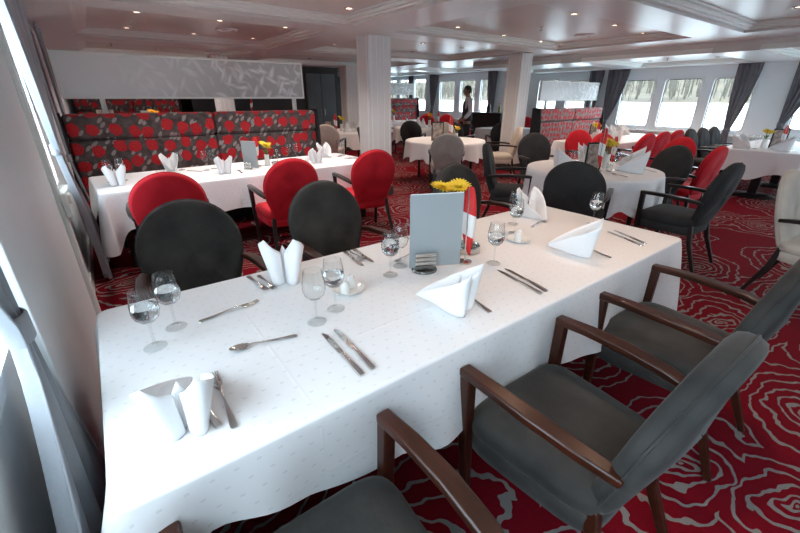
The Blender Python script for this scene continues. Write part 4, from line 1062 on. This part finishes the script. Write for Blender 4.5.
# ------------------------------------------------------------------ middle and distant tables
put('picture', 5.12, 5.72, -35, 'framed menu on the middle round table', scale=1.5); put('flag', 5.28, 5.55, -15, 'red white flag on the middle round table', scale=1.45); put('fl_yellow', 5.55, 5.65, 0, 'yellow blossoms on the middle round table', scale=.9)
for x, y, d_, lab in ((6.72, 8.72, 30, 'left napkin on the distant round table'), (7.05, 8.45, 10, 'right napkin on the distant round table'), (7.4, 9.1, 180, 'back napkin on the distant round table')):
    put('peak', x, y, d_, lab, 'napkins on the distant round table', scale=(1.6, 1.6, 1.35))
put('fl_orange', 7.35, 8.55, 0, 'orange yellow blossoms on the distant round table', scale=1.35); put('flag', 7.55, 8.45, -20, 'red flag on the distant round table', scale=1.4)
put('fl_yellow', 8.35, 11.6, 0, 'yellow blossoms before the far banquette right of the first pillar', scale=1.3)
for x, lab in ((7.75, 'left napkin before the far right banquette'), (8.05, 'right napkin before the far right banquette')): put('peak', x, 11.45, 0, lab, 'napkins before the far right banquette', scale=1.4)
for x, lab in ((8.65, 'left glass before the far right banquette'), (8.8, 'middle glass before the far right banquette'), (8.95, 'right glass before the far right banquette')): put('farglass', x, 11.5, 0, lab, 'glasses before the far right banquette')
put('flag', 4.52, 8.6, -10, 'red flag on the distant round table left of the first pillar', scale=1.3); put('fl_yellow', 4.78, 8.78, 0, 'yellow blossoms on the distant round table left of the first pillar', scale=1.2); put('picture', 4.42, 8.75, -10, 'menu on the distant round table left of the first pillar', scale=1.1)
for x, y, lab in ((4.72, 8.40, 'left napkin on the distant round table left of the first pillar'), (5.05, 8.42, 'right napkin on the distant round table left of the first pillar')): put('peak', x, y, 0, lab, 'napkins on the distant table left of the first pillar', scale=1.3)
for x, y, lab in ((4.6, 8.35, 'left glass on the distant table left of the first pillar'), (4.85, 8.3, 'middle glass on the distant table left of the first pillar'), (4.95, 8.55, 'right glass on the distant table left of the first pillar')): put('farglass', x, y, 0, lab, 'glasses on the distant table left of the first pillar')
put('fl_orange', 1.18, 10.95, 0, 'orange yellow blossoms in the gap under the left partition', scale=1.75); put('card', 1.0, 10.9, -70, 'white edge of a menu card in the gap under the left partition', scale=1.5)
put('picture', .28, 10.75, -8, 'pale poster stand in the gap under the left partition', scale=2.4)
put('flag', 2.9, 11.9, -10, 'left red flag on the dark counter beyond the partition', z=1.10, scale=1.2); put('flag', 3.7, 11.9, 170, 'right red flag on the dark counter beyond the partition', z=1.10, scale=1.2)
put('peak', 3.15, 11.85, 0, 'white napkin on the dark counter beyond the partition', z=1.10, scale=1.1)
put('napkin', 8.45, 6.85, 0, 'napkin on the white table right of the waiter', scale=1.1)

# ------------------------------------------------------------------ the waiter
def skin_mesh(verts, edges, root, sub=2):
    me = bpy.data.meshes.new('tmp'); me.from_pydata([v_[0] for v_ in verts], edges, []); o = bpy.data.objects.new('tmp', me); COL.objects.link(o)
    sk = o.modifiers.new('s', 'SKIN'); sk.use_smooth_shade = True
    for i, v_ in enumerate(verts):
        r = v_[1]; me.skin_vertices[0].data[i].radius = r if isinstance(r, tuple) else (r, r); me.skin_vertices[0].data[i].use_root = (i == root)
    o.modifiers.new('b', 'SUBSURF').levels = sub
    dg = bpy.context.evaluated_depsgraph_get(); m2 = bpy.data.meshes.new_from_object(o.evaluated_get(dg))
    vs = [v_.co.copy() for v_ in m2.vertices]; fs = [tuple(p_.vertices) for p_ in m2.polygons]
    bpy.data.objects.remove(o); bpy.data.meshes.remove(me); bpy.data.meshes.remove(m2); return vs, fs
def addraw(m_, vs, fs):
    b = len(m_.v); m_.v += vs
    for f in fs: m_.face([b + i for i in f])
wt = thing('person', 'waiter in white shirt and dark waistcoat standing in profile by the far windows', 'person', (7.9, 7.7, 0), math.atan2(.8, .6) )
# local: faces +y
m_ = MB()
vs, fs = skin_mesh([((0, 0, .95), (.13, .10)), ((0, .0, 1.15), (.125, .095)), ((0, .0, 1.35), (.14, .10)), ((0, -.01, 1.46), (.09, .07)), ((0, .0, 1.53), .052), ((0, .02, 1.60), .055),
    ((.17, -.01, 1.42), .055), ((.205, -.05, 1.16), .042), ((.185, .10, .98), .034), ((.17, .17, .94), .028),
    ((-.17, -.01, 1.42), .055), ((-.205, -.05, 1.16), .042), ((-.185, .10, .98), .034), ((-.17, .17, .94), .028),
    ((.09, 0, .86), .085), ((.10, .02, .48), .06), ((.10, -.01, .10), .042), ((.10, .12, .04), .036),
    ((-.09, 0, .86), .085), ((-.10, .02, .48), .06), ((-.10, -.01, .10), .042), ((-.10, .12, .04), .036)],
    [(0, 1), (1, 2), (2, 3), (3, 4), (4, 5), (2, 6), (6, 7), (7, 8), (8, 9), (2, 10), (10, 11), (11, 12), (12, 13), (0, 14), (14, 15), (15, 16), (16, 17), (0, 18), (18, 19), (19, 20), (20, 21)], 0)
addraw(m_, vs, fs)
def head(u, v):
    a, e = 2 * PI * u, PI * (v - .5); x, y, z = math.cos(e) * math.sin(a), math.cos(e) * math.cos(a), math.sin(e)
    yy = y * (.098 if y > 0 else .095); xx = x * .076; zz = z * .125
    if y > .2 and z < 0: xx *= 1 - .22 * -z
    if y > 0:
        yy += .022 * math.exp(-((x / .22) ** 2 + ((z + .12) / .2) ** 2)) + .006 * math.exp(-((x / .4) ** 2 + ((z + .50) / .12) ** 2)) - .008 * math.exp(-(((abs(x) - .4) / .2) ** 2 + ((z - .08) / .12) ** 2))
    return (xx, yy + .03, zz + 1.645)
m_.grid(head, 32, 20, closeu=True)
for sx in (-1, 1):
    def ear(u, v, sx=sx):
        a, e = 2 * PI * u, PI * (v - .5); return (sx * (.077 + .010 * math.cos(e) * math.cos(a)), .022 + .02 * math.cos(e) * math.sin(a), 1.64 + .032 * math.sin(e))
    m_.grid(ear, 10, 6, closeu=True)
    hx = .17 * sx
    for k in range(4): m_.tube([(hx - .028 + .018 * k, .18, .935), (hx - .028 + .018 * k, .215, .925), (hx - .028 + .018 * k, .235, .905)], [.009, .008, .006], 6)
    m_.tube([(hx - sx * .028, .16, .945), (hx - sx * .05, .19, .95)], [.010, .007], 6)
m_.build('body', 'skin', wt, angle=180)
m_ = MB()
def hair(u, v):
    a, e = 2 * PI * u, PI * (.5 * v); x, y, z = math.cos(e) * math.sin(a), math.cos(e) * math.cos(a), math.sin(e)
    lo = -.35 if y < .25 else .35
    zz = lerp(lo, 1, v); rr_ = math.sqrt(max(0, 1 - min(1, zz) ** 2)); return (math.sin(a) * rr_ * .083, math.cos(a) * rr_ * .104 + .024, zz * .134 + 1.648)
m_.grid(hair, 28, 10, closeu=True).build('hair', 'hair', wt, angle=180)
m_ = MB()
vs, fs = skin_mesh([((0, 0, .96), (.15, .115)), ((0, .0, 1.15), (.145, .112)), ((0, .0, 1.35), (.16, .115)), ((0, -.005, 1.47), (.10, .08)), ((0, .0, 1.52), .062),
    ((.175, -.01, 1.42), .070), ((.212, -.05, 1.16), .058), ((.19, .09, .99), .046), ((-.175, -.01, 1.42), .070), ((-.212, -.05, 1.16), .058), ((-.19, .09, .99), .046)],
    [(0, 1), (1, 2), (2, 3), (3, 4), (2, 5), (5, 6), (6, 7), (2, 8), (8, 9), (9, 10)], 0); addraw(m_, vs, fs); m_.build('shirt', 'shirt', wt, angle=180)
m_ = MB(); rings = []
for z, rx, ry, yo in ((.93, .172, .135, 0), (1.0, .168, .132, 0), (1.15, .158, .125, 0), (1.30, .160, .128, 0), (1.40, .145, .118, 0), (1.47, .105, .09, -.005)):
    rings.append([(rx * math.cos(2 * PI * k / 28), ry * math.sin(2 * PI * k / 28) + yo, z - (.14 * max(0, math.sin(2 * PI * k / 28)) ** 3 * (1 if z > 1.45 else 0))) for k in range(28)])
m_.loft(rings, cap=False).build('waistcoat', 'vest', wt, solid=.006, angle=180)
m_ = MB()
vs, fs = skin_mesh([((0, 0, .95), (.16, .125)), ((.095, 0, .80), .10), ((.10, .02, .48), .078), ((.10, -.01, .09), .068), ((-.095, 0, .80), .10), ((-.10, .02, .48), .078), ((-.10, -.01, .09), .068)],
    [(0, 1), (1, 2), (2, 3), (0, 4), (4, 5), (5, 6)], 0); addraw(m_, vs, fs); m_.build('trousers', 'trousers', wt, angle=180)
for sx in (-1, 1):
    MB().loft([[(sx * .10 + w_ * math.cos(2 * PI * k / 16), y + .135 * math.sin(2 * PI * k / 16) * l_, z) for k in range(16)] for z, w_, y, l_ in ((.0, .046, .05, 1), (.02, .05, .05, 1.02), (.05, .045, .045, .95), (.085, .04, .0, .5))]).build('shoe', 'trousers', wt, angle=60)

# ------------------------------------------------------------------ ceiling fittings and light
def make_downlight():
    t = thing('downlight', '', 'ceiling light')
    MB().lathe([(.050, .0), (.050, -.006), (.044, -.010), (.038, -.006), (.036, .0)], n=28).build('ring', 'chrome', t)
    MB().lathe([(.037, -.003), (.001, -.003)], n=28).build('diffuser', 'lamp', t)
    return t
LAMPW = 20.0
rows = [
 ('ceiling bay above the far half of the left banquette', ZC, [(.72, 6.08), (1.63, 6.08), (2.50, 6.08), (.72, 7.5), (1.6, 7.52), (2.5, 7.5)]),
 ('farthest visible ceiling bay on the left', ZC, [(.62, 10.3), (1.45, 10.3), (2.4, 10.3), (.9, 9.2), (2.0, 9.2)]),
 ('ceiling bay directly above the left table', ZC, [(.85, 4.3), (1.9, 4.3), (2.58, 4.42), (.85, 3.2), (1.9, 3.2)]),  # the nearest pair is out of view, added for its light
 ('ceiling bay above the front table', ZC, [(.9, 1.4), (2.1, 1.4), (.9, .3), (2.1, .3)]),  # all out of view overhead, lamps added to light the front table
 ('ceiling bay left of and before the second pillar', ZC, [(4.42, 4.6), (5.55, 4.72), (6.62, 4.78), (4.85, 3.1), (6.0, 3.2), (7.05, 3.3)]),
 ('upper right corner ceiling bay', ZC, [(6.42, 1.43), (4.5, 1.2), (5.4, .4)]),
 ('ceiling bay between and behind the two pillars', ZC, [(5.2, 6.3), (6.25, 6.35), (4.0, 7.45), (5.9, 7.5)]),
 ('far middle ceiling bay', ZC, [(3.9, 10.2), (4.85, 10.4), (6.3, 9.4)]),
 ('lower ceiling bay in front of the right windows', 2.225, [(8.75, 3.02), (10.05, 3.2), (8.75, 4.55), (10.0, 4.4)]),
 ('far right ceiling bay', ZC, [(8.9, 7.4), (9.9, 7.5), (8.9, 10.2), (9.9, 10.2)])]
posw = {}
for nm, z, pts in rows:
    nx = len(pts)
    order = ['first', 'second', 'third', 'fourth', 'fifth', 'sixth']
    for i, (x, y) in enumerate(pts):
        lab = '%s small round downlight of the %s' % (order[i], nm)
        o = place('downlight', make_downlight, (x, y, z), 0, lab, 'downlights in the ' + nm)
        ld = bpy.data.lights.new('lamp', 'SPOT'); near = nm == 'ceiling bay above the front table'
        ld.energy = LAMPW * ((1.7 if x > 1.5 else .4) if near else .8 if y < 2.7 else 2.2 if x > 4.2 else 2.8); ld.color = (1, .66, .44) if near and x > 1.5 else (1, .76, .60) if x > 3 or y < 2.7 else (1, .92, .86); ld.spot_size = R(125); ld.spot_blend = .8; ld.shadow_soft_size = .04
        lo = bpy.data.objects.new('lamp', ld); COL.objects.link(lo); lo.location = (x, y, z - .015)
def make_sprinkler():
    t = thing('sprinkler', '', 'sprinkler')
    MB().lathe([(.026, 0), (.024, -.006), (.008, -.008), (.008, -.04), (.001, -.04)], n=16).build('head', 'chrome', t)
    MB().lathe([(.001, -.044), (.022, -.042), (.022, -.045), (.001, -.047)], n=16).build('deflector', 'dark_chrome', t)
    MB().bb(-.02, -.016, -.003, .003, -.044, -.006).bb(.016, .02, -.003, .003, -.044, -.006).build('bracket', 'dark_chrome', t); return t
for x, y, z, lab in ((.72, 6.85, ZC, 'sprinkler between the left downlights above the left banquette'), (.62, 9.7, ZC, 'sprinkler in the farthest bay on the left'), (5.35, 3.9, ZC, 'sprinkler amid the downlights of the bay before the second pillar'), (9.6, 3.9, 2.225, 'sprinkler in the lower ceiling bay before the right windows')):
    place('sprinkler', make_sprinkler, (x, y, z), 0, lab)
def make_vent():
    t = thing('ceiling_vent', '', 'vent')
    MB().lathe([(.15, 0), (.15, -.012), (.135, -.02), (.10, -.02), (.095, -.008), (.06, -.008), (.055, -.022), (.001, -.022)], n=40).build('disc', 'trim', t); return t
for x, y, lab in ((6.55, 3.95, 'round white air vent at the right of the bay before the second pillar'), (1.9, 6.8, 'round white disc in the bay above the left banquette')):
    place('vent', make_vent, (x, y, ZC), 0, lab)

# ------------------------------------------------------------------ sky, colour management
w = bpy.data.worlds.new('sky'); S.world = w; w.use_nodes = True; nt = w.node_tree
bg = nt.nodes['Background']; bg.inputs[0].default_value = (.73, .88, 1.0, 1); bg.inputs[1].default_value = 9.5
S.view_settings.view_transform = 'Standard'; S.view_settings.look = 'None'; S.view_settings.exposure = .14; S.view_settings.gamma = 1; S.view_settings.use_curve_mapping = False
cy_ = S.cycles
cy_.use_denoising = True; cy_.max_bounces = 10; cy_.diffuse_bounces = 5; cy_.glossy_bounces = 4; cy_.transmission_bounces = 8; cy_.transparent_max_bounces = 24; cy_.sample_clamp_indirect = 6
cy_.caustics_reflective = False; cy_.caustics_refractive = False
bpy.context.view_layer.update()
